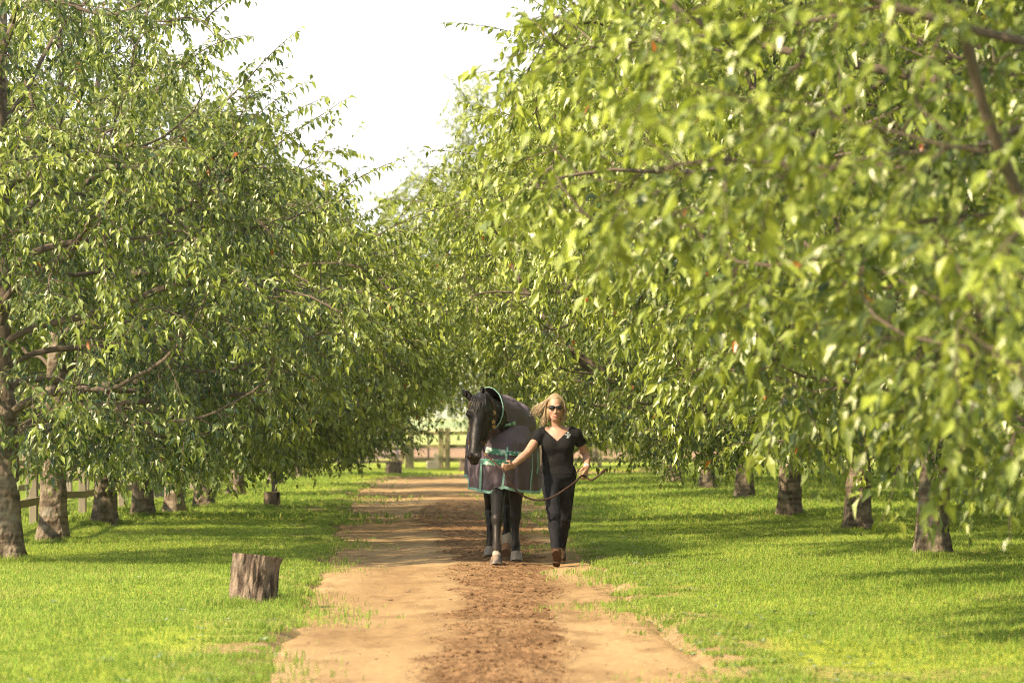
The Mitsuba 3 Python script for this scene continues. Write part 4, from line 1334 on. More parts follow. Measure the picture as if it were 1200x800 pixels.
def build_rug():
    al = np.linspace(-np.pi, np.pi, 261)
    t = np.linspace(0, 1, 54)
    AL, Tt = np.meshgrid(al, t, indexing='ij')
    Z = rug_hem(AL) + (1.555 - rug_hem(AL)) * Tt
    P = rug_point(AL, Z)
    P = P + 0.034 * (meshkit.fbm(P * np.array([6, 6, 2.2]), 3)[..., None] - 0.5) * np.array([1, 1, 0.4])
    add('horse__rug', grid_mesh(P), 'mat_rug', smooth=True)
    # hem binding
    z = rug_hem(al) + 0.014
    add('horse__rug__binding', ribbon(rug_point(al, z) + rug_normal(al, z) * 0.002, rug_normal(al, z), 0.027), 'mat_teal', smooth=40)

    def seam(key, a0, z0, a1, z1, w, bsdf='mat_teal', n=30, lift=0.005, wave=0.0):
        a, z = np.linspace(a0, a1, n), np.linspace(z0, z1, n)
        z = z + wave * np.sin(np.linspace(0, np.pi, n))
        add(key, ribbon(rug_point(a, z) + rug_normal(a, z) * lift, rug_normal(a, z), w, 0.005), bsdf, smooth=40)

    def ang(px, Y=29.85):
        x = ((px - 560) / 3600 * Y - rug_axis(Y)) / RW
        return math.asin(np.sign(x) * min(1.0, abs(x)) ** (RN / 2))
    seam('horse__rug__binding_001', ang(563), 0.70, ang(565), 1.02, 0.022)
    seam('horse__rug__binding_002', ang(618.5), 0.69, ang(624), 1.06, 0.024)
    seam('horse__rug__binding_003', ang(627.5) , 0.87, ang(628.5), 1.07, 0.020)
    seam('horse__rug__binding_004', ang(588.5), 0.735, ang(594.5), 1.13, 0.020)
    seam('horse__rug__strap', ang(570.5), 1.105, ang(595), 1.072, 0.060, 'mat_strap_teal', lift=0.010)
    seam('horse__rug__strap_001', ang(595.5), 1.075, ang(611), 1.068, 0.044, 'mat_strap_teal', lift=0.008)
    seam('horse__rug__strap_002', ang(567), 0.995, ang(593), 0.985, 0.060, 'mat_strap_teal', lift=0.010)
    seam('horse__rug__strap_003', ang(593.5), 0.988, ang(602), 0.985, 0.042, 'mat_strap_teal', lift=0.008)

    # neck cover: rings round the neck from the withers to the poll
    C = catmull([at(572.5, 478.5, 29.78), at(576, 483.5, 29.93), at(587, 493, 30.18), at(591.5, 500, 30.6), at(592, 503, 31.0)], 40)
    u = np.linspace(0, 1, 40)
    hw = np.interp(u, [0, 0.2, 0.45, 0.75, 1], [0.132, 0.188, 0.265, 0.315, 0.320])
    hh = np.interp(u, [0, 0.2, 0.45, 0.75, 1], [0.206, 0.236, 0.262, 0.275, 0.268])
    tilt = np.interp(u, [0, 0.3, 1], [0.20, 0.35, 0.1])      # the ring leans: its foot reaches forward
    th = np.linspace(-np.pi, np.pi, 97)     # 0 at the crest
    TH, U = np.meshgrid(th, np.arange(40), indexing='ij')
    x = C[U, 0] + hw[U] * np.sin(TH)
    zz = C[U, 2] + hh[U] * np.cos(TH)
    y = C[U, 1] - tilt[U] * hh[U] * (1 - np.cos(TH)) * 0.5 + 0.05
    P = np.stack([x, y, zz], -1)
    P = P + (0.020 * (meshkit.fbm(P * np.array([6, 3, 6]) + 4, 3)[..., None] - 0.5) + 0.010 * np.sin(U * 0.5 + 2.5 * TH)[..., None] * np.clip(U / 12, 0, 1)[..., None]) * np.array([1, 0.3, 1])
    add('horse__neck_cover', grid_mesh(P), 'mat_rug', smooth=True)
    edge = P[:, 0]
    cen = C[0] + [0, 0.05, 0]
    nr = unit(edge - cen)
    add('horse__neck_cover__binding', ribbon(edge + nr * 0.003, nr, 0.026, 0.006), 'mat_teal', smooth=40)

    def on_neck(t0, u0, t1, u1, n=16):
        tt, uu = np.linspace(t0, t1, n), np.linspace(u0, u1, n)
        i, j = (tt + np.pi) / (2 * np.pi) * 96, uu
        i0, j0 = i.astype(int), j.astype(int)
        fi, fj = (i - i0)[:, None], (j - j0)[:, None]
        q = (P[i0, j0] * (1 - fi) + P[i0 + 1, j0] * fi) * (1 - fj) + (P[i0, j0 + 1] * (1 - fi) + P[i0 + 1, j0 + 1] * fi) * fj
        n_ = unit(q - np.stack([C[j0, 0], q[:, 1] + 0.05, C[j0, 2]], -1))
        return q + n_ * 0.006, n_
    for k, (a, b) in enumerate((((2.20, 4.0), (1.84, 8.5)), ((2.32, 7.0), (1.95, 12.0)))):
        q, n_ = on_neck(a[0], a[1], b[0], b[1])
        add(num('horse__neck_cover__strap', k), ribbon(q, n_, 0.042, 0.006), 'mat_strap_teal', smooth=40)

    # head collar
    def loop(c, hw_, hd, tilt_, n=40):
        th_ = np.linspace(0, 2 * np.pi, n)
        q = np.stack([c[0] + hw_ * np.sin(th_), c[1] - hd * np.cos(th_), c[2] + tilt_ * np.cos(th_)], -1)
        nn = np.stack([np.sin(th_) / hw_, -np.cos(th_) / hd, th_ * 0], -1)
        return q, nn
    q, nn = loop(at(558.2, 518.5, 29.475), 0.078, 0.110, 0.006)
    add('horse__head_collar__noseband', ribbon(q, nn, 0.030, 0.006), 'mat_leather', smooth=40)
    for k, (sx, pts) in enumerate(((1, [(566.6, 520, 29.50), (572.5, 509, 29.56), (577.5, 497, 29.60), (578.5, 484, 29.60), (575, 470, 29.62), (570, 463, 29.66)]), (-1, [(551.3, 518, 29.47), (553.0, 505, 29.53), (552.2, 494, 29.57), (551.2, 480, 29.60), (556, 466, 29.64)]))):
        q = catmull([at(*p) for p in pts], 24)
        nn = np.repeat(np.array([[0.75 * sx, -0.66, 0]]), 24, 0)
        add(num('horse__head_collar__cheek_strap', k), ribbon(q + unit(nn) * 0.018, nn, 0.024, 0.006), 'mat_leather', smooth=40)
    for k, (x, y_, Y, s) in enumerate(((578.9, 483.5, 29.565, .013), (578.2, 494, 29.56, .013), (578.8, 499.5, 29.555, .012), (567.3, 520.5, 29.465, .015), (568.5, 531.5, 29.38, .014))):
        tor = trimesh.creation.torus(s, 0.0045, 20, 8)
        tor.apply_transform(trimesh.transformations.rotation_matrix(math.radians(80 + 20 * k), [1, 0.2 * k, 0]))
        tor.apply_translation(at(x, y_, Y))
        add(num('horse__head_collar__ring', k), tor, 'mat_brass', smooth=True)
    q = catmull([at(567.3, 521, 29.47), at(567, 527, 29.42), at(568.5, 531, 29.385)], 10)
    add('horse__head_collar__chin_strap', tube(q, 0.008, 8), 'mat_leather', smooth=True)


build_rug()
tag('horse', 'black horse in a mauve turnout rug with green trim, walking towards the camera', 'horse')
labels['horse__hoof_003'] = {'label': 'brown soled lifted hind hoof'}


# ---------------------------------------------------------------- the lead rope
mat('mat_rope', lambda p, n, uv: mix((0.022, 0.012, 0.009), (0.065, 0.036, 0.026), noise(p.x * 120 + p.z * 90, p.y * 60, p.z * 120)), rough=0.75, spec=0.3)
HAND_R, HAND_L = at(590.8, 549.8, 29.10), at(684.8, 555.5, 29.52)
rope_pts = catmull([at(568.5, 532.5, 29.37), at(574, 536.5, 29.29), at(583, 545, 29.16), at(590.3, 551.0, 29.085), at(595.5, 560, 29.10), at(603, 572, 29.14), at(615, 581.5, 29.20), at(632, 585.6, 29.24),
                    at(648, 581.5, 29.27), at(664, 571.5, 29.33), at(676, 562, 29.41), at(683.5, 556.8, 29.475), at(688, 559.5, 29.50), at(692.5, 562, 29.48), at(698, 559.5, 29.46), at(703, 555.5, 29.45), at(706.5, 552.3, 29.45)], 260)
th = np.linspace(0, 90, 260)
add('lead_rope__rope', tube(rope_pts, 0.0098 + 0.0011 * np.sin(th * 3), 10), 'mat_rope', smooth=True)
kp = rope_pts[-1]
kn = []
for k in range(3):
    s = trimesh.creation.icosphere(2, 0.017)
    s.apply_scale([1.1, 0.9, 0.8])
    s.apply_translation(kp + np.array([0.012 * (k - 1) + 0.006, 0.004 * (k % 2), 0.011 * (k - 1) + 0.006]))
    kn.append((np.array(s.vertices), np.array(s.faces)))
add('lead_rope__knot', join(kn), 'mat_rope', smooth=True)
snap = trimesh.creation.torus(0.014, 0.004, 20, 8)
snap.apply_translation(at(569.5, 533, 29.36))
add('lead_rope__snap_hook', join([(np.array(snap.vertices), np.array(snap.faces)), tube([at(570.0, 533.6, 29.355), at(572.5, 535.5, 29.32)], [0.008, 0.007], 10)]), 'mat_brass', smooth=40)
tag('lead_rope', 'dark brown lead rope from the head collar, hanging in a loop between her hands', 'rope')
# ---------------------------------------------------------------- the woman
def hand_fingers(F, palm, wrist, across, palmar, curl, r=0.0080, L=(0.070, 0.078, 0.074, 0.058), k=0.004, spread=0.018, thumb=1):
    """Palm, four curled fingers of different lengths and a thumb. across: from little to index finger; palmar: out of the palm."""
    fwd = unit(palm - wrist)
    across = unit(across - fwd * (across @ fwd))
    palmar = unit(palmar - fwd * (palmar @ fwd) - across * (palmar @ across))
    F.cap(wrist, wrist + (palm - wrist) * 0.5, 0.024, 0.022, 0.012)
    for q in (-1.2, 0, 1.2):
        F.cap(wrist + fwd * 0.02 + across * q * 0.009, palm + fwd * 0.018 + across * q * spread, 0.016, 0.0125, 0.010)
    tips = []
    for j in range(4):
        base = palm + fwd * 0.030 + across * (1.5 - j) * spread
        pts, d, n = [base], fwd, palmar
        a = 0.0
        for s, part in enumerate((0.46, 0.30, 0.24)):
            a += curl[s]
            dd = fwd * math.cos(a) + palmar * math.sin(a)
            pts.append(pts[-1] + dd * L[j] * part)
        F.chain(pts, [r * 1.1, r, r * 0.95, r * 0.82], k)
        tips.append(pts)
    tb = wrist + fwd * 0.030 + across * 0.026
    t1 = tb + unit(fwd * 0.8 + across * 0.75 * thumb + palmar * 0.4) * 0.034
    t2 = t1 + unit(fwd * 0.7 + palmar * 0.8 + across * 0.05) * 0.028
    F.chain([tb, t1, t2], [0.014, 0.0105, 0.0085], 0.006)
    return tips


W = {}


def build_woman():
    head = at(650.6, 478, 29.55)
    lo, hi = (0.14, 28.85, -0.03), (1.16, 30.35, 1.70)
    F = Field(lo, hi, 0.0056)
    # head: skull, face, jaw, nose, lips, ears
    H = lambda x, y, z: head + np.array([x, y, z])
    F.ell(H(0, 0.020, 0.032), (0.074, 0.094, 0.098), 0.02)
    F.ell(H(0, -0.010, -0.040), (0.060, 0.072, 0.078), 0.03)
    F.ell(H(0.001, -0.038, -0.098), (0.036, 0.036, 0.030), 0.03)
    for s in (-1, 1):
        F.ell(H(0.038 * s, -0.046, -0.030), (0.026, 0.024, 0.024), 0.02)
        F.ell(H(0.031 * s, -0.074, 0.004), (0.019, 0.012, 0.010), 0.008, True)
        F.ell(H(0.030 * s, -0.064, 0.003), (0.014, 0.012, 0.010), 0.004)
        F.ell(H(0.033 * s, -0.070, 0.020), (0.028, 0.012, 0.007), 0.010)
        F.ell(H(0.076 * s, 0.012, -0.008), (0.009, 0.018, 0.030), 0.008)
        F.ell(H(0.011 * s, -0.087, -0.046), (0.0085, 0.010, 0.0075), 0.006)
    F.cap(H(0, -0.074, 0.008), H(0, -0.097, -0.040), 0.0085, 0.0125, 0.010)
    F.ell(H(0, -0.080, -0.0735), (0.023, 0.009, 0.0055), 0.005)
    F.ell(H(0, -0.079, -0.0840), (0.020, 0.009, 0.0065), 0.005)
    # neck, shoulders, torso
    F.cap(at(651.2, 492, 29.585), at(653.4, 506, 29.63), 0.049, 0.056, 0.025)
    sr, sl = at(633.0, 508.5, 29.60), at(675.0, 508.5, 29.62)
    F.cap(at(639, 506.5, 29.62), at(668, 506.5, 29.63), 0.050, 0.050, 0.03)
    for c in (sr, sl):
        F.cap(at(653.5, 505.5, 29.63), c, 0.050, 0.047, 0.03)
    F.ell(at(653.8, 520, 29.62), (0.152, 0.105, 0.175), 0.03)
    for x in (644.5, 662.5):
        F.ell(at(x, 521, 29.55), (0.062, 0.050, 0.064), 0.05)
    F.ell(at(653.3, 538, 29.64), (0.142, 0.100, 0.13), 0.03)
    F.ell(at(653.2, 554, 29.66), (0.174, 0.118, 0.125), 0.03)
    # arms
    er, wr = at(617.8, 530.5, 29.42), at(600.3, 545.2, 29.21)
    F.chain([sr, er], [0.049, 0.038], 0.02)
    F.chain([er, er * 0.65 + wr * 0.35, wr], [0.037, 0.038, 0.0245], 0.012)
    el, wl = at(687.2, 532.5, 29.75), at(687.6, 547.2, 29.57)
    F.chain([sl, el], [0.049, 0.038], 0.02)
    F.chain([el, el * 0.65 + wl * 0.35, wl], [0.037, 0.038, 0.0245], 0.012)
    # hands, closed on the rope
    hand_fingers(F, wr + unit(HAND_R + [0, 0, 0.012] - wr) * 0.068, wr, np.array([0.25, -0.3, 0.9]), np.array([0.4, 0.75, 0.1]), (0.8, 1.2, 0.9))
    hand_fingers(F, wl + unit(HAND_L + [0.010, 0.0, 0.012] - wl) * 0.066, wl, np.array([-0.55, -0.8, 0.15]), np.array([-0.85, 0.45, 0.0]), (0.55, 1.1, 0.9))
    # legs
    hr, kr, ar = at(643.6, 558, 29.66), at(649.3, 603.5, 29.44), at(651.0, 643.0, 29.33)
    hl, kl, al = at(663.5, 558, 29.68), at(662.3, 603.5, 29.82), at(657.6, 640.0, 30.14)
    for h, k_, a in ((hr, kr, ar), (hl, kl, al)):
        F.chain([h, k_], [0.088, 0.054], 0.03)
        c = k_ * 0.68 + a * 0.32 + np.array([0, 0.02, 0])
        F.chain([k_, c, a], [0.053, 0.050, 0.034], 0.02)
    v, f = F.mesh(2)
    g = meshkit.fbm(v * 30, 3)[:, None]
    col = np.array([0.43, 0.255, 0.185]) * (0.86 + 0.28 * g) * (1 + 0.10 * (meshkit.fbm(v * 110, 2)[:, None] - 0.5))
    d = v - head
    for s in (-1, 1):
        k = np.exp(-(((d[:, 0] - 0.040 * s) / 0.022) ** 2 + ((d[:, 2] + 0.035) / 0.022) ** 2)) * (d[:, 1] < -0.02)
        col = col * (1 - 0.22 * k[:, None] * np.array([0.2, 1, 1]))
    lip = (np.abs(d[:, 0]) < 0.025) & (np.abs(d[:, 2] + 0.079) < 0.0125) & (d[:, 1] < -0.066)
    mouth = (np.abs(d[:, 0]) < 0.022) & (np.abs(d[:, 2] + 0.0787) < 0.0022) & (d[:, 1] < -0.066)
    col = np.where(lip[:, None], np.array([0.42, 0.16, 0.13]), col)
    col = np.where(mouth[:, None], np.array([0.10, 0.03, 0.03]), col)
    brow = (np.abs(np.abs(d[:, 0]) - 0.034) < 0.022) & (np.abs(d[:, 2] - 0.024 + 0.002) < 0.004) & (d[:, 1] < -0.05)
    col = np.where(brow[:, None], np.array([0.22, 0.12, 0.07]), col)
    arm = (np.abs(d[:, 0]) > 0.15)[:, None]
    col = np.where(arm, col * np.array([0.97, 0.93, 0.90]), col)
    add('person__body', (v, f), 'mat_skin', smooth=True, color=col)

    # T-shirt
    S = Field((0.44, 29.30, 0.82), (1.12, 29.95, 1.42), 0.0052)
    S.cap(at(639, 506.5, 29.62), at(668, 506.5, 29.63), 0.058, 0.058, 0.03)
    for c in (sr, sl):
        S.cap(at(653.5, 505.5, 29.63), c, 0.056, 0.054, 0.03)
    for s_, e_ in ((sr, er), (sl, el)):
        m = s_ + (e_ - s_) * 0.46
        S.cap(s_, s_ + (e_ - s_) * 0.75, 0.055, 0.055, 0.022, cut=(m, unit(e_ - s_)))
    S.ell(at(653.8, 520, 29.62), (0.160, 0.113, 0.183), 0.03)
    for x in (644.5, 662.5):
        S.ell(at(x, 521, 29.545), (0.070, 0.058, 0.072), 0.05)
    S.ell(at(653.3, 538, 29.64), (0.156, 0.112, 0.14), 0.04)
    S.ell(at(653.2, 554, 29.66), (0.185, 0.128, 0.13), 0.03)
    X, Y, Z = np.meshgrid(*[S.lo[k] + S.h * np.arange(S.n[k]) for k in range(3)], indexing='ij', sparse=True)
    fold = 0.0085 * (meshkit.fbm(np.stack(np.broadcast_arrays(X * 7 + Z * 5, Y * 6, Z * 17 - X * 8), -1), 3, seed=4).astype(np.float32) - 0.5) * np.clip((1.24 - Z) / 0.12, 0, 1)
    S.d += fold.astype(np.float32)
    xc, yv = at(652.6, 516, 29.6)[0], at(652.6, 516.5, 29.6)[2]
    vee = np.maximum(np.maximum(yv + 0.95 * np.abs(X - xc) - Z, np.abs(X - xc) - 0.118), Y - 29.63)
    scoop = np.maximum(np.hypot(X - xc, Y - 29.62) - 0.105, 1.275 - Z)
    S.d = np.maximum(S.d, -np.minimum(vee, scoop)).astype(np.float32)
    S.d = np.maximum(S.d, (0.875 + 0.006 * np.sin(14 * X) - Z)).astype(np.float32)
    add('person__tshirt', S.mesh(2), 'mat_tshirt', smooth=True)

    # jeans
    J = Field((0.50, 29.15, 0.10), (1.02, 30.35, 1.02), 0.0065)
    J.ell(at(653.2, 554, 29.66), (0.181, 0.124, 0.125), 0.03)
    for h, k_, a in ((hr, kr, ar), (hl, kl, al)):
        J.chain([h, k_], [0.096, 0.061], 0.03)
        c = k_ * 0.68 + a * 0.32 + np.array([0, 0.02, 0])
        J.chain([k_, c], [0.060, 0.056], 0.02)
        J.cap(c, a + (a - c) * 0.3, 0.056, 0.040, 0.02, cut=(a + (a - c) * 0.04, unit(a - c)))
    X, Y, Z = np.meshgrid(*[J.lo[k] + J.h * np.arange(J.n[k]) for k in range(3)], indexing='ij', sparse=True)
    J.d += (0.008 * (meshkit.fbm(np.stack(np.broadcast_arrays(X * 6, Y * 6, Z * 26 + X * 9), -1), 2, seed=6).astype(np.float32) - 0.5) * (0.4 + np.exp(-((Z - 0.47) / 0.10) ** 2) + np.exp(-((Z - 0.80) / 0.07) ** 2))).astype(np.float32)
    J.d = np.maximum(J.d, Z - 0.965).astype(np.float32)
    add('person__jeans', J.mesh(2), 'mat_jeans', smooth=True)

    # boots
    def boot(key, ankle, heel, toe, up):
        heel, toe, up = np.asarray(heel), np.asarray(toe), np.asarray(up)
        fwd = unit(toe - heel)
        up = unit(up - fwd * (up @ fwd))
        L = np.linalg.norm(toe - heel)
        B = Field(np.minimum(np.minimum(heel, toe), ankle) - 0.12, np.maximum(np.maximum(heel, toe), ankle) + 0.12, 0.0045)
        B.cap(ankle + [0, 0, 0.03], heel + fwd * 0.05 + up * 0.055, 0.047, 0.042, 0.02)
        B.cap(heel + fwd * 0.035 + up * 0.045, heel + fwd * (L * 0.62) + up * 0.040, 0.036, 0.040, 0.02)
        B.cap(heel + fwd * (L * 0.60) + up * 0.038, toe - fwd * 0.042 + up * 0.034, 0.041, 0.034, 0.02)
        X, Y, Z = np.meshgrid(*[B.lo[k] + B.h * np.arange(B.n[k]) for k in range(3)], indexing='ij', sparse=True)
        hgt = (X - heel[0]) * up[0] + (Y - heel[1]) * up[1] + (Z - heel[2]) * up[2]
        rim = (X - ankle[0]) * 0 + (Z - ankle[2]) * 1.0 + Y * 0 - 0.012
        full = B.d.copy()
        B.d = np.maximum(np.maximum(full, 0.016 - hgt), rim).astype(np.float32)
        add(key, B.mesh(2), 'mat_boot', smooth=True)
        # sole: the boot's outline, with a separate heel block
        side = np.cross(fwd, up)
        t = np.linspace(0, 1, 26)
        wl = np.interp(t, [0, 0.04, 0.12, 0.3, 0.45, 0.68, 0.85, 0.95, 1], [0.012, 0.026, 0.035, 0.034, 0.032, 0.045, 0.040, 0.026, 0.006])
        out = np.concatenate([heel + fwd * (t * L)[:, None] + side * wl[:, None], (heel + fwd * (t * L)[:, None] - side * wl[:, None])[::-1]])
        m = len(out)

        def slab(o, z0, z1):
            k = np.arange(len(o))
            vv = np.vstack([o + up * z0, o + up * z1, o.mean(0)[None] + up * z0, o.mean(0)[None] + up * z1])
            n = len(o)
            return vv, np.vstack([np.stack([k, (k + 1) % n, (k + 1) % n + n], 1), np.stack([k, (k + 1) % n + n, k + n], 1),
                                  np.stack([(k + 1) % n, k, k * 0 + 2 * n], 1), np.stack([k + n, (k + 1) % n + n, k * 0 + 2 * n + 1], 1)])
        hb = np.concatenate([out[:8], out[-8:]])
        add(f'{key}__sole', join([slab(out, 0.006, 0.0175), slab(hb, -0.012, 0.0065)]), 'mat_sole', smooth=30)
    hx = (652.2 - 560) / 3600 * 29.3
    zg = lz(hx, 29.3)
    boot('person__boot', ar, (hx, 29.335, zg + 0.014), (hx - 0.004, 29.12, zg + 0.165), (0.02, -0.55, 0.8))
    hx = (657.8 - 560) / 3600 * 30.0
    zg = lz(hx, 30.0)
    boot('person__boot_001', al, (hx + 0.002, 30.20, zg + 0.105), (hx + 0.004, 29.985, zg + 0.012), (0.0, 0.4, 0.9))

    # sunglasses
    parts = []
    for s in (-1, 1):
        th = np.linspace(0, 2 * np.pi, 28, endpoint=False)
        ring = []
        for rr, dy in ((1.0, 0.0), (0.99, -0.004), (0.7, -0.008), (0.35, -0.0095)):
            x = 0.0335 * s + 0.0285 * rr * np.sign(np.cos(th)) * np.abs(np.cos(th)) ** 0.75
            z = 0.003 + 0.0195 * rr * np.sign(np.sin(th)) * np.abs(np.sin(th)) ** 0.8 - 0.002 * s * np.cos(th) * rr
            y = -0.092 + dy + 0.35 * np.abs(x) ** 1.5
            ring.append(np.stack([x, y, z], 1))
        vv = np.vstack(ring + [[[0.0335 * s, -0.0995 + 0.35 * 0.0335 ** 1.5, 0.003]]])
        ff = []
        for a in range(3):
            for b in range(28):
                q = [a * 28 + b, a * 28 + (b + 1) % 28, (a + 1) * 28 + (b + 1) % 28, (a + 1) * 28 + b]
                ff += [[q[0], q[1], q[2]], [q[0], q[2], q[3]]]
        for b in range(28):
            ff.append([84 + b, 84 + (b + 1) % 28, 112])
        add(num('person__sunglasses__lens', (s + 1) // 2), (vv + head, np.array(ff)), 'mat_lens', smooth=True)
        parts.append(tube(catmull(head + np.array([[0.060 * s, -0.087, 0.011], [0.074 * s, -0.05, 0.010], [0.080 * s, 0.01, 0.004]]), 8), 0.0035, 6))
    parts.append(tube(catmull(head + np.array([[-0.010, -0.094, 0.008], [0, -0.099, 0.011], [0.010, -0.094, 0.008]]), 6), 0.0035, 6))
    parts.append(tube(catmull(head + np.array([[-0.062, -0.087, 0.019], [-0.034, -0.094, 0.0235], [0, -0.098, 0.014], [0.034, -0.094, 0.0235], [0.062, -0.087, 0.019]]), 20), 0.0028, 6))
    add('person__sunglasses__frame', join(parts), 'mat_lens', smooth=True)

    # hair: a shell of thick locks parted near the middle, blown to the left of the photo
    r = np.random.default_rng(23)
    Hh = Field(head - 0.17, head + 0.17, 0.005)
    Hh.ell(H(0.002, 0.032, 0.040), (0.086, 0.098, 0.104), 0.02)
    Hh.ell(H(0.062, 0.03, -0.045), (0.030, 0.062, 0.075), 0.03)
    Hh.ell(H(-0.064, 0.03, -0.045), (0.032, 0.062, 0.078), 0.03)
    Hh.ell(H(0, 0.075, -0.05), (0.075, 0.040, 0.085), 0.03)
    Hh.ell(H(0.003, -0.090, -0.030), (0.058, 0.075, 0.105), 0, True)
    hv, hf = Hh.mesh(3)
    hc = np.array([0.27, 0.19, 0.105]) * (0.7 + 0.6 * meshkit.fbm((hv - head) * np.array([50, 50, 16]), 3)[:, None])
    locks, cols = [(hv, hf)], [hc]
    for k in range(800):
        u = r.uniform(-1, 1)
        side = -1 if r.random() < 0.55 else 1
        a0 = r.uniform(0.0, 1.9)           # how far back from the brow the root sits
        root = H(0.006 + side * r.uniform(0.0, 0.02), 0.030 - 0.088 * math.cos(a0), 0.040 + 0.100 * math.sin(min(a0, 1.57)) * 0.96)
        if a0 < 0.5:
            root = H(0.008 + side * r.uniform(0, 0.02), -0.050, 0.094 + 0.01 * r.random())
        back = np.interp(a0, [0, 1.9], [-0.02, 0.10])
        s1 = H(side * 0.068, back - 0.012, 0.085 + r.normal(0, 0.006))
        s2 = H(side * 0.094, back + 0.004 + r.normal(0, 0.008), 0.015 + r.normal(0, 0.012))
        if side < 0 and r.random() < 0.36:   # blown out
            end = H(-0.185 + r.normal(0, 0.030), back * 0.5 + r.normal(0, 0.02), -0.030 + r.normal(0, 0.030))
            s2 = H(-0.112 + r.normal(0, .008), back, 0.030 + r.normal(0, 0.015))
        elif side < 0:
            end = H(-0.110 + r.normal(0, 0.020), back * 0.7 + r.normal(0, 0.012), -0.125 + r.normal(0, 0.022))
        else:
            end = H(0.082 + r.normal(0, 0.012), back * 0.7 + r.normal(0, 0.01), -0.105 + r.normal(0, 0.020))
        q = catmull([root, s1, s2, end], 12) + r.normal(0, 0.0012, (12, 3))
        rad = 0.0030 * r.uniform(0.6, 1.2) * np.interp(np.linspace(0, 1, 12), [0, .2, .7, 1], [0.7, 1, 0.9, 0.2])
        tv, tf = tube(q, rad, 5)
        locks.append((tv, tf))
        t = r.random()
        c = np.array([0.50, 0.40, 0.26]) * t + np.array([0.22, 0.15, 0.085]) * (1 - t)
        cols.append(np.repeat(c[None], len(tv), 0))
    add('person__hair', join(locks), 'mat_hair', smooth=True, color=np.vstack(cols))

    # watch and bracelet
    def band(key, c, axis, rad, w, bsdf, sq=1.0):
        axis = unit(axis)
        a = unit(np.cross(axis, [0.2, 1, 0.1]))
        b = np.cross(axis, a)
        th = np.linspace(0, 2 * np.pi, 30)
        o = np.cos(th)[:, None] * a + np.sin(th)[:, None] * b * sq
        add(key, ribbon(c + o * rad, o, w, 0.004), bsdf, smooth=40)
    ax = wl - el
    c = wl - unit(ax) * 0.012
    band('person__wrist_watch__strap', c, ax, 0.0265, 0.020, 'mat_white')
    fr = unit(np.cross(ax, [0.3, 1, 0])) * 1
    disc = trimesh.creation.cylinder(0.018, 0.009, sections=24)
    n_ = unit(np.array([0.75, -0.6, 0.1]))
    n_ = unit(n_ - unit(ax) * (n_ @ unit(ax)))
    disc.apply_transform(trimesh.geometry.align_vectors([0, 0, 1], n_))
    disc.apply_translation(c + n_ * 0.031)
    add('person__wrist_watch__case', disc, 'mat_lens', smooth=40)
    ax = wr - er
    band('person__bracelet', wr - unit(ax) * 0.02, ax, 0.0275, 0.006, 'mat_silver')

    # the small pale emblem on the chest: a cross like mark with a horse head shape above
    ec = at(665.5, 509.5, 29.5)
    es = [((0, -.002), (.010, .052)), ((-.016, .004), (.026, .011)), ((.016, .004), (.026, .011)), ((.003, .024), (.022, .014)), ((-.006, -.022), (.020, .010)), ((.012, -.012), (.010, .016))]
    V, Fc = np.array(scene_mesh('person__tshirt')[0]), None
    parts, light = [], []
    front = V[(V[:, 1] < 29.62)]
    for (ox, oz), (w_, h_) in es:
        g = np.stack(np.meshgrid(np.linspace(-w_ / 2, w_ / 2, 4), np.linspace(-h_ / 2, h_ / 2, 4), indexing='ij'), -1).reshape(-1, 2)
        x, z = ec[0] + ox + g[:, 0], ec[2] + oz + g[:, 1]
        dd = (front[None, :, 0] - x[:, None]) ** 2 + (front[None, :, 2] - z[:, None]) ** 2
        near = np.argsort(dd, 1)[:, :6]
        y = front[near, 1].min(1) - 0.004
        P = np.stack([x, y, z], -1).reshape(4, 4, 3)
        vv, ff = grid_mesh(P)
        Q = P + [0, 0.003, 0]
        v2, f2 = grid_mesh(Q)
        parts.append((np.vstack([vv, v2]), np.vstack([ff, f2[:, ::-1] + 16])))
    add('person__tshirt__emblem', join(parts), 'mat_emblem')


def scene_mesh(key):
    return meshkit.WRITTEN[scene[key]['filename']]


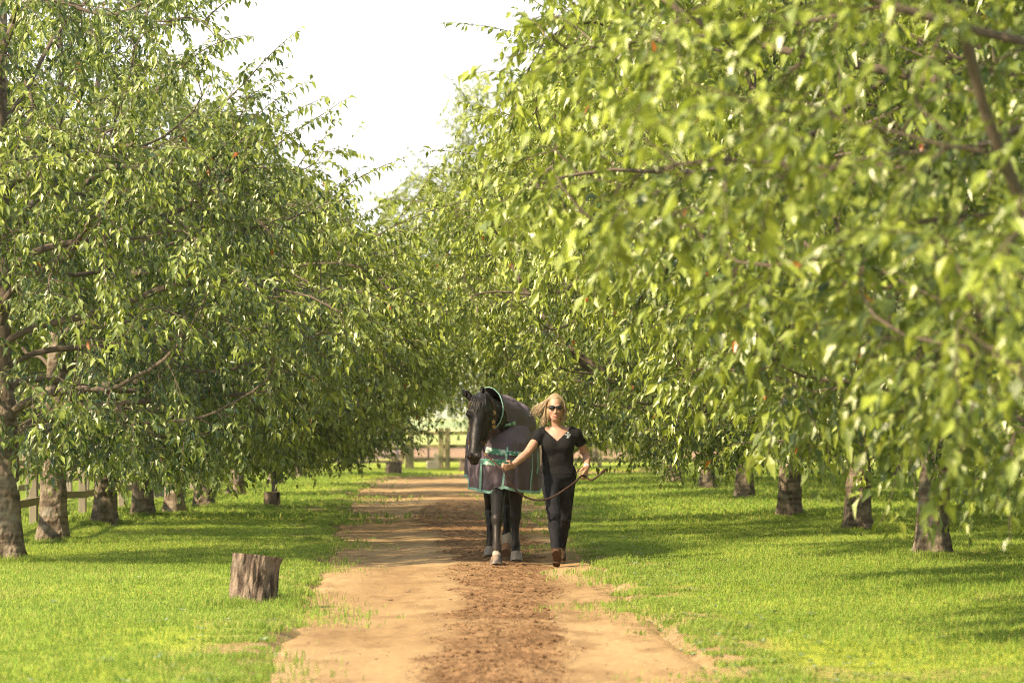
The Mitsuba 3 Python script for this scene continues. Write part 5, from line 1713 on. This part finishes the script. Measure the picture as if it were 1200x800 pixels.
scene['mat_skin'] = {'type': 'twosided', 'bsdf': {'type': 'principled', 'base_color': {'type': 'mesh_attribute', 'name': 'vertex_color'}, 'roughness': 0.48, 'specular': 0.45}}
scene['mat_hair'] = {'type': 'twosided', 'bsdf': {'type': 'principled', 'base_color': {'type': 'mesh_attribute', 'name': 'vertex_color'}, 'roughness': 0.42, 'specular': 0.5}}
mat('mat_tshirt', lambda p, n, uv: mi.Color3f(0.0095, 0.0095, 0.0105) * (0.8 + 0.4 * noise(p.x * 200, p.y * 200, p.z * 200)), rough=0.85, spec=0.2)
mat('mat_jeans', lambda p, n, uv: mi.Color3f(0.0125, 0.0130, 0.0165) * (0.7 + 0.6 * noise(p.x * 90, p.y * 90, p.z * 30)), rough=0.85, spec=0.2)
mat('mat_boot', lambda p, n, uv: mix((0.042, 0.023, 0.013), (0.072, 0.040, 0.022), fbm(p.x * 30, p.y * 30, p.z * 30, 3)), rough=0.65, spec=0.3)
mat('mat_sole', lambda p, n, uv: mix((0.060, 0.032, 0.016), (0.105, 0.058, 0.029), fbm(p.x * 40, p.y * 40, p.z * 40, 3)), rough=0.85, spec=0.2)
mat('mat_lens', base=(0.008, 0.008, 0.009), rough=0.12, spec=0.6)
mat('mat_white', base=(0.70, 0.68, 0.66), rough=0.5, spec=0.4)
mat('mat_silver', base=(0.75, 0.72, 0.68), rough=0.3, metallic=1.0)
mat('mat_emblem', base=(0.30, 0.36, 0.38), rough=0.8, spec=0.2)
build_woman()
tag('person', 'woman in black T-shirt, black jeans and sunglasses leading the horse, blonde hair blowing', 'person')
labels['person__boot'] = {'label': 'brown boot with its toe raised and sole showing'}
# ---------------------------------------------------------------- thin haze over the whole place
scene['haze_air'] = {'type': 'homogeneous', 'albedo': {'type': 'rgb', 'value': [0.95, 0.95, 0.95]}, 'sigma_t': 0.00018}
scene['haze'] = {'type': 'cube', 'to_world': T().translate([0, 1500, 34.0]).scale([6500, 8000, 37.0]), 'bsdf': {'type': 'null'}, 'interior': {'type': 'ref', 'id': 'haze_air'}}
scene['camera']['medium'] = {'type': 'ref', 'id': 'haze_air'}
tag('haze', 'thin bluish summer haze over the far fields and hills', 'haze', kind='stuff')
